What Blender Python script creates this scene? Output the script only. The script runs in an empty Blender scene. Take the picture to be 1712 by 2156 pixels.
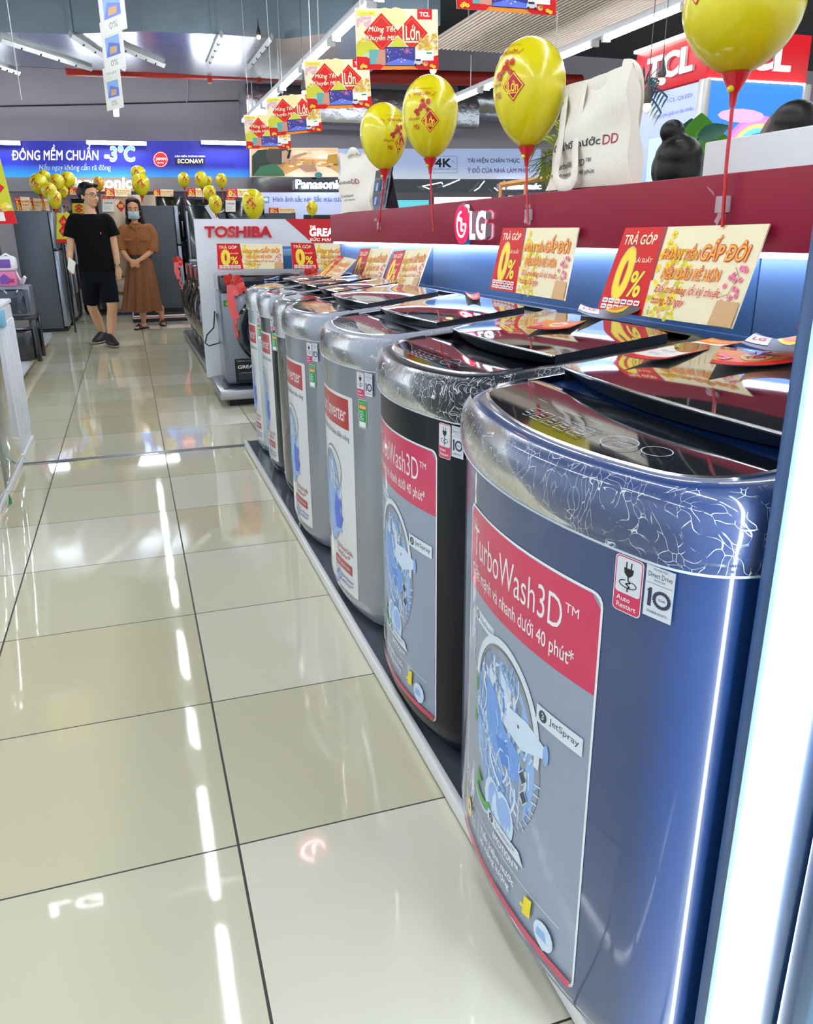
import bpy, bmesh, math, random
from mathutils import Vector, Matrix

SC = bpy.context.scene
COL = SC.collection
# ------------------------------------------------------------------ camera
F_PX, YAW, PITCH, ROLL, EYE = 1686.18, 0.318248, 0.334413, -0.009211, 1.235
_f = Vector((math.sin(YAW)*math.cos(PITCH), math.cos(YAW)*math.cos(PITCH), -math.sin(PITCH)))
_r0 = Vector((math.cos(YAW), -math.sin(YAW), 0)); _u0 = _r0.cross(_f)
_r = _r0*math.cos(ROLL) + _u0*math.sin(ROLL); _u = _u0*math.cos(ROLL) - _r0*math.sin(ROLL)
cam_d = bpy.data.cameras.new('camera'); cam = bpy.data.objects.new('camera', cam_d); COL.objects.link(cam)
cam_d.sensor_fit = 'HORIZONTAL'; cam_d.sensor_width = 36.0; cam_d.lens = F_PX/1712*36.0
cam_d.clip_start = 0.02; cam_d.clip_end = 100
cam.matrix_world = Matrix(((_r.x, _u.x, -_f.x, 0), (_r.y, _u.y, -_f.y, 0), (_r.z, _u.z, -_f.z, EYE), (0, 0, 0, 1)))
SC.camera = cam
# ------------------------------------------------------------------ world, view
w = bpy.data.worlds.new('world'); SC.world = w; w.use_nodes = True
w.node_tree.nodes['Background'].inputs[0].default_value = (0.80, 0.90, 1.0, 1)
w.node_tree.nodes['Background'].inputs[1].default_value = 0.68
SC.view_settings.view_transform = 'Standard'; SC.view_settings.look = 'None'
SC.view_settings.gamma = 1.0; SC.view_settings.use_curve_mapping = False
SC.view_settings.exposure = 0.98
TUBE_STRENGTH = 24.0
try:
    SC.cycles.use_denoising = True; SC.cycles.max_bounces = 8
    SC.cycles.transparent_max_bounces = 16
except Exception: pass

# ------------------------------------------------------------------ helpers
R = random.Random(7)
def at(x, y, ax, v):
    """point of the pixel's sight line on the plane axis=v"""
    d = _f + _r*((x-856)/F_PX) + _u*((1078-y)/F_PX); o = Vector((0, 0, EYE))
    t = (v - o[ax])/d[ax]; return o + d*t
AX, AY, AZ = 0, 1, 2
def lin(h):
    h = h.lstrip('#'); c = [int(h[i:i+2], 16)/255 for i in (0, 2, 4)]
    return tuple((x/12.92 if x <= .04045 else ((x+.055)/1.055)**2.4) for x in c) + (1,)
MATS = {}
def mat(n, hexc='888888', rough=.5, metal=0., emit=0., ecol=None, coat=0., spec=.5, noise=0., nscale=30., bump=0., bscale=60., alpha=1., trans=0.):
    if n in MATS: return MATS[n]
    m = bpy.data.materials.new(n); m.use_nodes = True; t = m.node_tree; b = t.nodes['Principled BSDF']
    I = b.inputs; c = lin(hexc)
    I['Base Color'].default_value = c; I['Roughness'].default_value = rough; I['Metallic'].default_value = metal
    I['Coat Weight'].default_value = coat; I['Specular IOR Level'].default_value = spec; I['Coat Roughness'].default_value = .05
    I['Alpha'].default_value = alpha; I['Transmission Weight'].default_value = trans
    if emit:
        I['Emission Color'].default_value = lin(ecol or hexc); I['Emission Strength'].default_value = emit
    if noise or bump:
        tc = t.nodes.new('ShaderNodeTexCoord')
        nz = t.nodes.new('ShaderNodeTexNoise'); nz.inputs['Scale'].default_value = nscale; nz.inputs['Detail'].default_value = 4
        t.links.new(tc.outputs['Object'], nz.inputs['Vector'])
        if noise:
            mx = t.nodes.new('ShaderNodeMix'); mx.data_type = 'RGBA'
            mx.inputs[6].default_value = tuple(x*(1-noise) for x in c[:3])+(1,); mx.inputs[7].default_value = tuple(min(1, x*(1+noise)) for x in c[:3])+(1,)
            t.links.new(nz.outputs['Fac'], mx.inputs[0]); t.links.new(mx.outputs[2], I['Base Color'])
        if bump:
            n2 = t.nodes.new('ShaderNodeTexNoise'); n2.inputs['Scale'].default_value = bscale; n2.inputs['Detail'].default_value = 3
            t.links.new(tc.outputs['Object'], n2.inputs['Vector'])
            bp = t.nodes.new('ShaderNodeBump'); bp.inputs['Strength'].default_value = bump; bp.inputs['Distance'].default_value = .01
            t.links.new(n2.outputs['Fac'], bp.inputs['Height']); t.links.new(bp.outputs['Normal'], I['Normal'])
    MATS[n] = m; return m

class MB:
    """collects shapes, becomes ONE mesh object"""
    def __init__(s): s.v = []; s.f = []; s.fm = []; s.sm = []; s.mats = []
    def mi(s, m):
        if m not in s.mats: s.mats.append(m)
        return s.mats.index(m)
    def add(s, vs, fs, m, smooth=False):
        o = len(s.v); s.v += [tuple(v) for v in vs]; k = s.mi(m)
        for f in fs: s.f.append([i+o for i in f]); s.fm.append(k); s.sm.append(smooth)
        return s
    def box(s, x0, y0, z0, x1, y1, z1, m):
        v = [(x, y, z) for z in (z0, z1) for y in (y0, y1) for x in (x0, x1)]
        return s.add(v, [(0,2,3,1),(4,5,7,6),(0,1,5,4),(2,6,7,3),(0,4,6,2),(1,3,7,5)], m)
    def rbox(s, x0, y0, z0, x1, y1, z1, m, r=.01, seg=2):
        bm = bmesh.new(); bmesh.ops.create_cube(bm, size=1)
        for v in bm.verts: v.co = Vector(((x0+x1)/2+v.co.x*(x1-x0), (y0+y1)/2+v.co.y*(y1-y0), (z0+z1)/2+v.co.z*(z1-z0)))
        r = min(r, abs(x1-x0)*.45, abs(y1-y0)*.45, abs(z1-z0)*.45)
        bmesh.ops.bevel(bm, geom=bm.edges[:], offset=r, segments=seg, affect='EDGES', profile=.5)
        bm.verts.index_update()
        s.add([v.co for v in bm.verts], [[v.index for v in f.verts] for f in bm.faces], m, True); bm.free(); return s
    def loft(s, rings, m, cap0=True, cap1=True, closed=True, smooth=True):
        n = len(rings[0]); vs = [p for r in rings for p in r]; fs = []
        for i in range(len(rings)-1):
            for j in range(n if closed else n-1):
                a = i*n+j; b = i*n+(j+1) % n
                fs.append((a, b, b+n, a+n))
        if cap0: fs.append(tuple(range(n))[::-1])
        if cap1: fs.append(tuple(range((len(rings)-1)*n, len(rings)*n)))
        return s.add(vs, fs, m, smooth)
    def tube(s, pts, r, m, n=8, ref=None, cap=True):
        """r: a radius, or one (rx, ry) per point"""
        pts = [Vector(p) for p in pts]; rings = []; up = Vector(ref) if ref else None
        for i, p in enumerate(pts):
            d = (pts[min(i+1, len(pts)-1)] - pts[max(i-1, 0)]).normalized()
            u0 = up or (Vector((1, 0, 0)) if abs(d.x) < .8 else Vector((0, 0, 1)))
            a = (u0 - d*u0.dot(d)).normalized(); b = d.cross(a)
            if not ref: up = a
            rr = r[i] if isinstance(r, list) else r
            ra, rb = rr if isinstance(rr, (list, tuple)) else (rr, rr)
            rings.append([p + a*(ra*math.cos(2*math.pi*k/n)) + b*(rb*math.sin(2*math.pi*k/n)) for k in range(n)])
        return s.loft(rings, m, cap, cap)
    def lathe(s, prof, m, n=24, c=(0, 0, 0), mtx=None, smooth=True):
        rings = [[Vector((rr*math.cos(2*math.pi*k/n), rr*math.sin(2*math.pi*k/n), z)) for k in range(n)] for rr, z in prof]
        f = (lambda p: mtx @ p) if mtx else (lambda p: p + Vector(c))
        return s.loft([[f(p) for p in r] for r in rings], m, True, True, True, smooth)
    def ball(s, c, r, m, n=14, k=10):
        rx, ry, rz = r if isinstance(r, (tuple, list)) else (r, r, r)
        rings = []
        for i in range(k+1):
            t = math.pi*(i+.02)/(k+.04)
            rings.append([(c[0]+rx*math.sin(t)*math.cos(2*math.pi*j/n), c[1]+ry*math.sin(t)*math.sin(2*math.pi*j/n), c[2]-rz*math.cos(t)) for j in range(n)])
        return s.loft(rings, m)
    def prism(s, pts, m, fn, d0, d1, smooth=False):
        """2-D outline pts, fn(u, v, d) -> point"""
        n = len(pts); vs = [fn(u, v, d0) for u, v in pts] + [fn(u, v, d1) for u, v in pts]
        fs = [tuple(range(n))[::-1], tuple(range(n, 2*n))] + [(i, (i+1) % n, (i+1) % n+n, i+n) for i in range(n)]
        return s.add(vs, fs, m, smooth)
    def build(s, name, parent=None, loc=None, sharp=40):
        me = bpy.data.meshes.new(name); me.from_pydata(s.v, [], s.f)
        for m in s.mats: me.materials.append(m)
        me.polygons.foreach_set('material_index', s.fm); me.polygons.foreach_set('use_smooth', s.sm)
        me.update()
        bm = bmesh.new(); bm.from_mesh(me); bmesh.ops.recalc_face_normals(bm, faces=bm.faces[:]) if sharp else None
        bm.to_mesh(me); bm.free()
        if any(s.sm):
            try: me.set_sharp_from_angle(angle=math.radians(sharp or 40))
            except Exception: pass
        o = bpy.data.objects.new(name, me); COL.objects.link(o)
        if parent: o.parent = parent
        if loc is not None: o.location = loc
        return o

def tag(o, label=None, cat=None, group=None, kind=None):
    if label: o['label'] = label
    if cat: o['category'] = cat
    if group: o['group'] = group
    if kind: o['kind'] = kind
    return o
def thing(name, label, cat, loc=(0, 0, 0), group=None, rz=0):
    o = bpy.data.objects.new(name, None); COL.objects.link(o); o.location = loc; o.rotation_euler = (0, 0, rz)
    o.empty_display_size = .05
    return tag(o, label, cat, group)
def struct(o): o['kind'] = 'structure'; return o
def copy_tree(o, parent=None):
    c = o.copy(); COL.objects.link(c)
    if parent: c.parent = parent
    for ch in list(o.children): copy_tree(ch, c)
    return c

# ---- lettering
_TX = {}
def _raw(s, bold, shear, ls):
    c = bpy.data.curves.new('t', 'FONT'); c.body = s; c.resolution_u = 3; c.offset = bold; c.shear = shear; c.space_line = ls
    o = bpy.data.objects.new('t', c); m = bpy.data.meshes.new_from_object(o)
    vs = [(v.co.x, v.co.y) for v in m.vertices]; fs = [tuple(p.vertices) for p in m.polygons]
    bpy.data.objects.remove(o); bpy.data.curves.remove(c); bpy.data.meshes.remove(m); return vs, fs
def text2d(s, bold=0., shear=0., ls=1.):
    k = (s, bold, shear, ls)
    if k not in _TX:
        flat = s.replace('\u0110', 'D').replace('\u0111', 'd'); vs, fs = _raw(flat, bold, shear, ls)
        if flat != s:   # the barred D is drawn as D and a bar of its own
            lines = s.split('\n'); fl = flat.split('\n')
            for li, (a, b) in enumerate(zip(lines, fl)):
                for i, ch in enumerate(a):
                    if ch not in '\u0110\u0111': continue
                    xr = max(v[0] for v in _raw(b[:i+1], 0, 0, 1)[0]); y0 = -li*1.0*ls
                    g = _raw(b[i], 0, 0, 1)[0]; w = max(v[0] for v in g)-min(v[0] for v in g)
                    xa, xb, ya, yb = (xr-w-.09, xr-w+.3, .33, .40) if ch == '\u0110' else (xr-.30, xr+.08, .57, .635)
                    n = len(vs); vs = vs+[(x+shear*y, y+y0) for x, y in ((xa, ya), (xb, ya), (xb, yb), (xa, yb))]; fs = fs+[(n, n+1, n+2, n+3)]
        _TX[k] = (vs, fs)
    return _TX[k]
def circ(cx, cy, rx, ry=None, n=20, a0=0, a1=2*math.pi):
    ry = rx if ry is None else ry
    full = abs(a1-a0) > 6.28
    return [(cx+rx*math.cos(a0+(a1-a0)*i/(n if full else n-1)), cy+ry*math.sin(a0+(a1-a0)*i/(n if full else n-1))) for i in range(n)]
def rrect(x0, y0, x1, y1, r, n=4):
    p = []
    for cx, cy, a in ((x1-r, y1-r, 0), (x0+r, y1-r, 90), (x0+r, y0+r, 180), (x1-r, y0+r, 270)):
        for i in range(n+1):
            t = math.radians(a+90*i/n); p.append((cx+r*math.cos(t), cy+r*math.sin(t)))
    return p
class Sheet:
    """a flat print: coloured outlines and letters, later ones lie over earlier ones"""
    def __init__(s): s.items = []; s.k = 0; s.step = 1
    def poly(s, pts, m, same=False):
        if not same: s.k += s.step
        s.items.append((list(pts), [tuple(range(len(pts)))], m, s.k)); return s
    def rect(s, x0, y0, x1, y1, m, same=False): return s.poly([(x0, y0), (x1, y0), (x1, y1), (x0, y1)], m, same)
    def disc(s, cx, cy, r, m, ry=None, n=18, same=False): return s.poly(circ(cx, cy, r, ry, n), m, same)
    def line(s, pts, wd, m, same=False):
        if not same: s.k += s.step
        for (ax, ay), (bx, by) in zip(pts[:-1], pts[1:]):
            l = math.hypot(bx-ax, by-ay) or 1; nx, ny = -(by-ay)/l*wd/2, (bx-ax)/l*wd/2
            s.items.append(([(ax+nx, ay+ny), (ax-nx, ay-ny), (bx-nx, by-ny), (bx+nx, by+ny)], [(0, 1, 2, 3)], m, s.k))
        return s
    def ring(s, cx, cy, r, wd, m, ry=None, n=20): 
        ry = r if ry is None else ry
        p = circ(cx, cy, r, ry, n); return s.line(p+[p[0]], wd, m)
    def text(s, t, x, y, wd, h, m, bold=0., shear=0., out=None, ls=1.):
        vs, fs = text2d(t, bold if bold < 0 else .0008, shear, ls)
        x0 = min(v[0] for v in vs); x1 = max(v[0] for v in vs); y0 = min(v[1] for v in vs); y1 = max(v[1] for v in vs)
        sy = h/(y1-y0); sx = wd/(x1-x0) if wd else sy
        def put(r, mm, n):
            s.k += s.step
            for i in range(n):
                a = 2*math.pi*(i+.5)/n; ox, oy = (r*math.cos(a), r*math.sin(a)) if r else (0, 0)
                s.items.append(([(x+(v[0]-x0+ox)*sx, y+(v[1]-y0+oy)*sy) for v in vs], fs, mm, s.k+i*.02))
        if out:
            for om, ob in (out if isinstance(out, list) else [out]): put(ob+max(bold, 0), om, 8)
        put(max(bold, 0), m, 4 if bold > 0 else 1); return s
    def flower(s, x, y, r, m, c):
        st = s.step; s.step = min(st, .12); s.k += s.step
        for i in range(5):
            a = i*2*math.pi/5+x*37; s.poly(circ(x+.6*r*math.cos(a), y+.6*r*math.sin(a), r*.5, n=8), m, True)
        s.poly(circ(x, y, r*.25, n=6), c); s.step = st; return s
    def into(s, mb, fn, cuts=(), eps=.0004, vcuts=()):
        for vs, fs, m, k in s.items:
            if len(cuts) or len(vcuts):
                bm = bmesh.new(); bv = [bm.verts.new((a, b, 0)) for a, b in vs]
                for f in fs:
                    try: bm.faces.new([bv[i] for i in f])
                    except ValueError: pass
                for cs, no in ((cuts, (1, 0, 0)), (vcuts, (0, 1, 0))):
                    lo = min(v[0 if no[0] else 1] for v in vs); hi = max(v[0 if no[0] else 1] for v in vs)
                    for c in cs:
                        if lo < c < hi: bmesh.ops.bisect_plane(bm, geom=bm.verts[:]+bm.edges[:]+bm.faces[:], plane_co=(c*no[0], c*no[1], 0), plane_no=no)
                bm.verts.index_update(); vs2 = [(v.co.x, v.co.y) for v in bm.verts]; fs2 = [[v.index for v in f.verts] for f in bm.faces]; bm.free()
            else: vs2, fs2 = vs, fs
            mb.add([fn(a, b, k*eps) for a, b in vs2], fs2, m)
        return mb
def plane_fn(o, ux, uy):
    """o origin, ux/uy unit vectors to the right and up as seen from the front"""
    o, ux, uy = Vector(o), Vector(ux), Vector(uy); n = ux.cross(uy).normalized()
    return lambda u, v, l: o + ux*u + uy*v + n*l
def slab(mb, fn, pts, m, th):
    """board of thickness th whose front face is at l=0"""
    return mb.prism(pts, m, fn, -th, 0)

# ------------------------------------------------------------------ palette
K = dict
white = mat('white_paint', 'eceef2', .45, noise=.03); paper = mat('white_paper', 'f2efe6', .55); cream = mat('cream_paper', 'f3e7bc', .5)
red = mat('red_print', 'd40d14', .5, spec=.3); dred = mat('dark_red_print', 'a40f1c', .45); orange = mat('orange_print', 'f08a12', .45)
yellow = mat('yellow_print', 'f5dc2a', .45); gold = mat('gold_print', 'e9b64a', .45); lime = mat('lime_print', 'c9c81e', .5)
black = mat('black_print', '101216', .4); grey = mat('grey_print', '8a8f96', .45); pink = mat('pink_print', 'ef7fa6', .5)
green = mat('green_print', '1f9a45', .45); teal = mat('teal_print', '5aa6a0', .45); navy = mat('navy_print', '27308c', .4); blue = mat('blue_print', '5b74d8', .4)
skyb = mat('sky_blue_print', '8fb8ee', .45); brown = mat('brown_print', 'a9764a', .5); wood = mat('tan_print', 'd3a873', .5, noise=.1, nscale=20)
magenta = mat('magenta_print', 'c01766', .4); violet = mat('violet_print', '7a4fae', .45); lgrey = mat('light_grey_print', 'c9ced4', .4)
chrome = mat('chrome', 'd8dade', .15, 1.); steel = mat('brushed_steel', 'a9abae', .35, 1., noise=.06)

# ================================================================== SETTING
def floor_mat():
    m = bpy.data.materials.new('polished_tile'); m.use_nodes = True; t = m.node_tree; N = t.nodes; L = t.links; b = N['Principled BSDF']
    g = N.new('ShaderNodeNewGeometry'); sp = N.new('ShaderNodeSeparateXYZ'); L.new(g.outputs['Position'], sp.inputs[0])
    def math_(op, a, b_=None, c=None):
        n = N.new('ShaderNodeMath'); n.operation = op
        for i, v in enumerate((a, b_, c)):
            if v is None: continue
            if isinstance(v, (int, float)): n.inputs[i].default_value = v
            else: L.new(v, n.inputs[i])
        return n.outputs[0]
    def grout(o, off, per, hw):
        a = math_('ADD', o, 60*per-off); f = math_('MODULO', a, per); d = math_('MINIMUM', f, math_('SUBTRACT', per, f))
        return math_('LESS_THAN', d, hw)
    gx = grout(sp.outputs['X'], .086, .603, .0028); gy = grout(sp.outputs['Y'], 1.434, .5855, .0022)
    gm = math_('MAXIMUM', gx, gy)
    nz = N.new('ShaderNodeTexNoise'); nz.inputs['Scale'].default_value = 1.3; nz.inputs['Detail'].default_value = 3
    L.new(g.outputs['Position'], nz.inputs['Vector'])
    mx = N.new('ShaderNodeMix'); mx.data_type = 'RGBA'; mx.inputs[6].default_value = lin('c6c19a'); mx.inputs[7].default_value = lin('e2dfc9'); ix = math_('FLOOR', math_('DIVIDE', math_('ADD', sp.outputs['X'], 60*.603-.086), .603)); iy = math_('FLOOR', math_('DIVIDE', math_('ADD', sp.outputs['Y'], 60*.5855-1.434), .5855))
    cv = N.new('ShaderNodeCombineXYZ'); L.new(ix, cv.inputs[0]); L.new(iy, cv.inputs[1]); wn = N.new('ShaderNodeTexWhiteNoise'); L.new(cv.outputs[0], wn.inputs['Vector'])
    L.new(math_('ADD', math_('MULTIPLY', wn.outputs['Value'], .75), math_('MULTIPLY', nz.outputs['Fac'], .3)), mx.inputs[0])
    m2 = N.new('ShaderNodeMix'); m2.data_type = 'RGBA'; m2.inputs[7].default_value = lin('2c2a26'); L.new(gm, m2.inputs[0]); L.new(mx.outputs[2], m2.inputs[6])
    L.new(m2.outputs[2], b.inputs['Base Color'])
    b.inputs['Specular IOR Level'].default_value = .75
    L.new(math_('ADD', math_('MULTIPLY', gm, .5), .04), b.inputs['Roughness'])
    n3 = N.new('ShaderNodeTexNoise'); n3.inputs['Scale'].default_value = 3.5; L.new(g.outputs['Position'], n3.inputs['Vector'])
    bp = N.new('ShaderNodeBump'); bp.inputs['Strength'].default_value = .05; bp.inputs['Distance'].default_value = .01
    L.new(n3.outputs['Fac'], bp.inputs['Height']); L.new(bp.outputs['Normal'], b.inputs['Normal'])
    return m
struct(MB().box(-7, -5, -.05, 22, 16.4, 0, floor_mat()).build('floor'))
wallm = mat('grey_wall_paint', 'c0b8be', .8, noise=.05, nscale=2)
struct(MB().box(-7, 16.3, 0, 22, 16.4, 4.6, wallm).build('wall_back'))
ceilm = mat('dark_ceiling', '4a4d52', .8, noise=.2, nscale=3)
struct(MB().box(-7, -5, 4.6, 22, 16.4, 4.7, ceilm).build('ceiling'))
# metal joint strip over the floor
mb = MB()
mb.rbox(-.70, 4.885, .0, .60, 4.94, .004, chrome, .002)
for k in (4.90, 4.92): mb.rbox(-.70, k, .003, .60, k+.006, .0065, steel, .002)
struct(mb.build('trim_1'))
# painted seam line along the back wall
mb = MB(); mb.tube([at(0, 224, AY, 16.28), at(200, 220, AY, 16.28), at(505, 212, AY, 16.28)], .012, mat('dark_cable', '33343a', .6))
tag(mb.build('wall_cable'), 'thin dark cable running level across the grey back wall', 'cable')
mb = MB(); mb.tube([at(385, 135, AY, 16.28), at(393, 160, AY, 16.28), at(396, 190, AY, 16.28), at(393, 215, AY, 16.28)], .018, mat('pale_cable', 'c3c5c8', .6))
tag(mb.build('hanging_cable'), 'short pale cable hanging from the red pipe in front of the back wall', 'cable')

# ceiling duct
galv = mat('galvanised_sheet', '8fa0aa', .42, .75, noise=.18, nscale=2.5, bump=.15, bscale=2)
foilm = mat('shiny_duct_underside', 'c2c8cc', .22, .95, noise=.12, nscale=3, bump=.35, bscale=2.2)
d = thing('air_duct', 'large grey galvanised air duct crossing under the ceiling at the far end', 'air duct', (0, 0, 3.5))
zb = 3.5; frontx = [(-60, 70), (0, 68), (150, 72), (300, 66), (450, 72), (600, 82), (750, 62), (900, 52), (1000, 45)]
mb = MB(); fr = [at(x, y, AZ, zb) for x, y in frontx]; fr.insert(0, Vector((-5, fr[0].y+.5, zb))); fr = [p for p in fr if p.x < 3.6]; fr.append(Vector((3.72, fr[-1].y-.02, zb)))
for a, b in zip(fr[:-1], fr[1:]): mb.add([(a.x, a.y, 0), (b.x, b.y, 0), (b.x, b.y, 1.05), (a.x, a.y, 1.05)], [(0, 1, 2, 3)], galv)
for p in fr[1:-1:2]: mb.box(p.x-.025, p.y-.03, 0, p.x+.025, p.y+.0, 1.05, galv)
mb.build('duct_side', d)
mb = MB(); bk = 13.75
for a, b in zip(fr[:-1], fr[1:]): mb.add([(a.x, a.y, 0), (b.x, b.y, 0), (b.x, bk, 0), (a.x, bk, 0)], [(3, 2, 1, 0)], foilm)
mb.box(-5, bk-.02, 0, 3.72, bk, 1.05, galv); mb.build('duct_underside', d)
MB().add([(3.72, fr[-1].y, 0), (3.72, bk, 0), (3.72, bk, 1.05), (3.72, fr[-1].y, 1.05)], [(0, 1, 2, 3)], galv).build('duct_end', d)
strut = mat('strut_steel', 'b9bdb9', .4, .6)
for a, b in [((0, 82), (192, 143)), ((148, 72), (262, 143)), ((240, 92), (345, 136)), ((466, 72), (437, 137)), ((572, 78), (524, 140)), ((-30, 128), (40, 152))]:
    p, q = at(*a, AZ, zb-.03), at(*b, AZ, zb-.03); p.z -= 3.5; q.z -= 3.5
    m_ = MB(); m_.tube([p, q], (.045, .03), strut, 4, ref=(0, 0, 1))
    for k in range(4):
        c = p.lerp(q, .2+.2*k); m_.ball((c.x, c.y, c.z-.03), .02, black, 6, 4)
    m_.build('support_channel', d)
# red pipe behind the duct
mb = MB(); rp = mat('red_pipe_paint', '9b2318', .45, noise=.1)
a, b = at(215, 146, AY, 13.9), at(1000, 160, AY, 13.9)
mb.tube([a+Vector((-.5, 0, 0)), b+Vector((2, 0, 0))], .11, rp, 14)
for x in (440, 545, 640, 900):
    c = at(x, 150, AY, 13.9); mb.box(c.x-.03, 13.85, c.z-.16, c.x+.03, 13.95, c.z+.5, rp)
tag(mb.build('sprinkler_pipe'), 'thick dark red pipe running along the far edge of the air duct', 'pipe')
# foil wrapped duct
foil = mat('crinkled_foil', 'd4d6da', .25, 1., noise=.15, nscale=8, bump=1., bscale=9)
a, b = at(505, 182, AY, 15.2), at(990, 262, AY, 15.2)
o = MB().rbox(a.x, 14.7, at(505, 262, AY, 15.2).z, b.x, 15.6, a.z, foil, .08).build('foil_duct')
tag(o, 'crinkled silver foil wrapped duct on the back wall behind the hanging posters', 'air duct')
a, b = at(985, 205, AY, 15.0), at(1150, 245, AY, 15.0)
tag(MB().tube([(a.x-.3, 15, a.z-.05), (b.x+1.5, 15, a.z-.15)], .3, foil, 12).build('foil_pipe'), 'round foil wrapped pipe behind the yellow balloons', 'pipe')
# corrugated sheet
mb = MB(); cs = mat('ribbed_sheet', 'd6c8ba', .5, noise=.05)
x0, x1, n = 3.9, 5.75, 128
ring = lambda y, z: [(x0+(x1-x0)*i/n, y, z+.02*(1 if i % 4 in (1, 2) else -1)) for i in range(n+1)]
mb.loft([ring(7.6, 3.5), ring(11.0, 3.5)], cs, False, False, False, False)
for y in (8.2, 10.2):
    for x in (4.2, 5.4): mb.tube([(x, y, 3.54), (x, y, 4.6)], .01, cs, 6)
tag(mb.build('corrugated_sheet'), 'ribbed beige sheet hung under the ceiling beside the end of the air duct', 'ceiling sheet')

# ---- tube lamps on rails
tubem = mat('lit_tube', 'ffffff', .3, emit=TUBE_STRENGTH*1.3, ecol='f4f7ff'); railm = mat('white_rail', 'd9dbdc', .45)
def rail(x, y0, y1, z, label, gaps):
    t = thing('light_rail', label, 'ceiling light', (x, y0, z+.05))
    m_ = MB(); m_.rbox(-.045, 0, 0, .045, y1-y0, .06, railm, .01)
    k = .3
    while k < y1-y0: m_.tube([(0, k, .05), (0, k, (3.5 if y0+k > 9.9 else 4.6)-z-.05)], .006, railm, 5); k += 2.4
    m_.build('rail', t)
    for a, b in gaps:
        m_ = MB(); m_.tube([(0, a-y0, -.03), (0, b-y0, -.03)], .018, tubem, 10)
        h = m_.build('tube', t)
        MB().box(-.04, a-y0-.04, -.055, .04, a-y0, .0, railm).build('end_cap', h); MB().box(-.04, b-y0, -.055, .04, b-y0+.04, 0, railm).build('end_cap', h)
seg = lambda y0, y1, l=1.2, g=.25: [(y0+i*(l+g), y0+i*(l+g)+l) for i in range(int((y1-y0)/(l+g)))]
rail(.09, -3, 15, 3.0, 'long tube light rail directly above the aisle, price cards hanging from it', seg(-2.8, 15))
rail(2.15, -3, 15.2, 3.0, 'long tube light rail from which the hanging festival posters drop', seg(-2.8, 15.2))
rail(4.7, -1, 13, 3.0, 'long tube light rail above the red TCL booth header'.replace('TCL ', ''), seg(-.6, 13))
rail(-2.2, -3, 8, 3.0, 'tube light rail left of the aisle out over the left displays', seg(-2.8, 8))
# three wall tubes above the blue banner
for a, b, lab in ((-30, 42, 'wall tube lamp above the left end of the blue banner'), (182, 308, 'wall tube lamp above the middle of the blue banner'), (424, 520, 'wall tube lamp above the right end of the blue banner')):
    p, q = at(a, 299, AY, 15.1), at(b, 301, AY, 15.1)
    t = thing('wall_tube_lamp', lab, 'wall lamp', p, 'tube lamps above the blue banner')
    MB().tube([(0, 0, 0), (q.x-p.x, 0, 0)], .022, tubem, 8).build('tube', t)
    MB().box(0, .035, -.03, q.x-p.x, .09, .03, railm).build('batten', t)
# warm spot bulbs
warm = mat('warm_bulb', 'ffd9a0', .3, emit=14, ecol='ffb060')
for x, y, Y, lab in ((640, 195, 8.8, 'warm spot bulb between the hanging posters'), (545, 78, 10.9, 'warm spot bulb under the air duct'), (912, 148, 6.0, 'warm spot bulb below the nearest whole hanging poster'), (1362, 225, 4.4, 'warm spot bulb beside the palm leaves'), (1393, 170, 4.9, 'warm spot bulb in front of the red booth header')):
    c = at(x, y, AY, Y); t = thing('spot_bulb', lab, 'spot lamp', c, 'warm spot bulbs')
    MB().ball((0, 0, 0), .024, warm, 10, 8).build('bulb', t)
    m_ = MB(); m_.lathe([(.018, .015), (.028, .04), (.018, .08), (.006, .13), (.0025, .2), (.0025, (3.5 if Y > 10.4 else 4.6)-c.z)], mat('socket_dark', '4a4642', .4, .5), 12); m_.build('socket', t)

# ================================================================== LG DISPLAY
plat = mat('grey_platform', '4c525c', .18, coat=.3, noise=.08, nscale=4); wtrim = mat('white_trim', 'e4e4e2', .3); plinth = mat('black_plinth', '0c0d10', .5)
t = thing('display_platform', 'low dark grey platform with white edge under the row of washing machines', 'platform', (.56, 0, 0))
MB().box(.012, .66, .0, .78, 4.86, .040, plat).build('platform_deck', t)
MB().rbox(-.004, .66, .006, .014, 4.862, .046, wtrim, .004).build('edge_trim', t)
MB().box(.0, .3, 0, .012, 4.85, .008, plinth).build('plinth', t)
lgp = mat('slate_blue_panel', '36557f', .4, noise=.05); hdr = mat('crimson_header', '8c0f2e', .5, spec=.3, noise=.05, nscale=200)
ledm = mat('cool_led', 'ffffff', .3, emit=8, ecol='c4dcff')
t = thing('display_wall', 'slate blue display back wall with crimson header behind the washing machines', 'display stand', (1.3, 0, 0))
mb = MB(); ys = [.62, 1.55, 2.75, 3.7, 4.6, 5.5]
for a, b in zip(ys[:-1], ys[1:]): mb.rbox(.06, a+.002, .0, .2, b-.002, 1.2, lgp, .003)
mb.rbox(.05, .62, 0, .07, 5.5, 1.0, lgp, .003)
mb.build('back_panel', t)
MB().rbox(0, .62, 1.19, .2, 5.5, 1.357, hdr, .004).build('header', t)
MB().box(.012, .64, 1.178, .045, 5.48, 1.189, ledm).build('light_strip', t)
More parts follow.
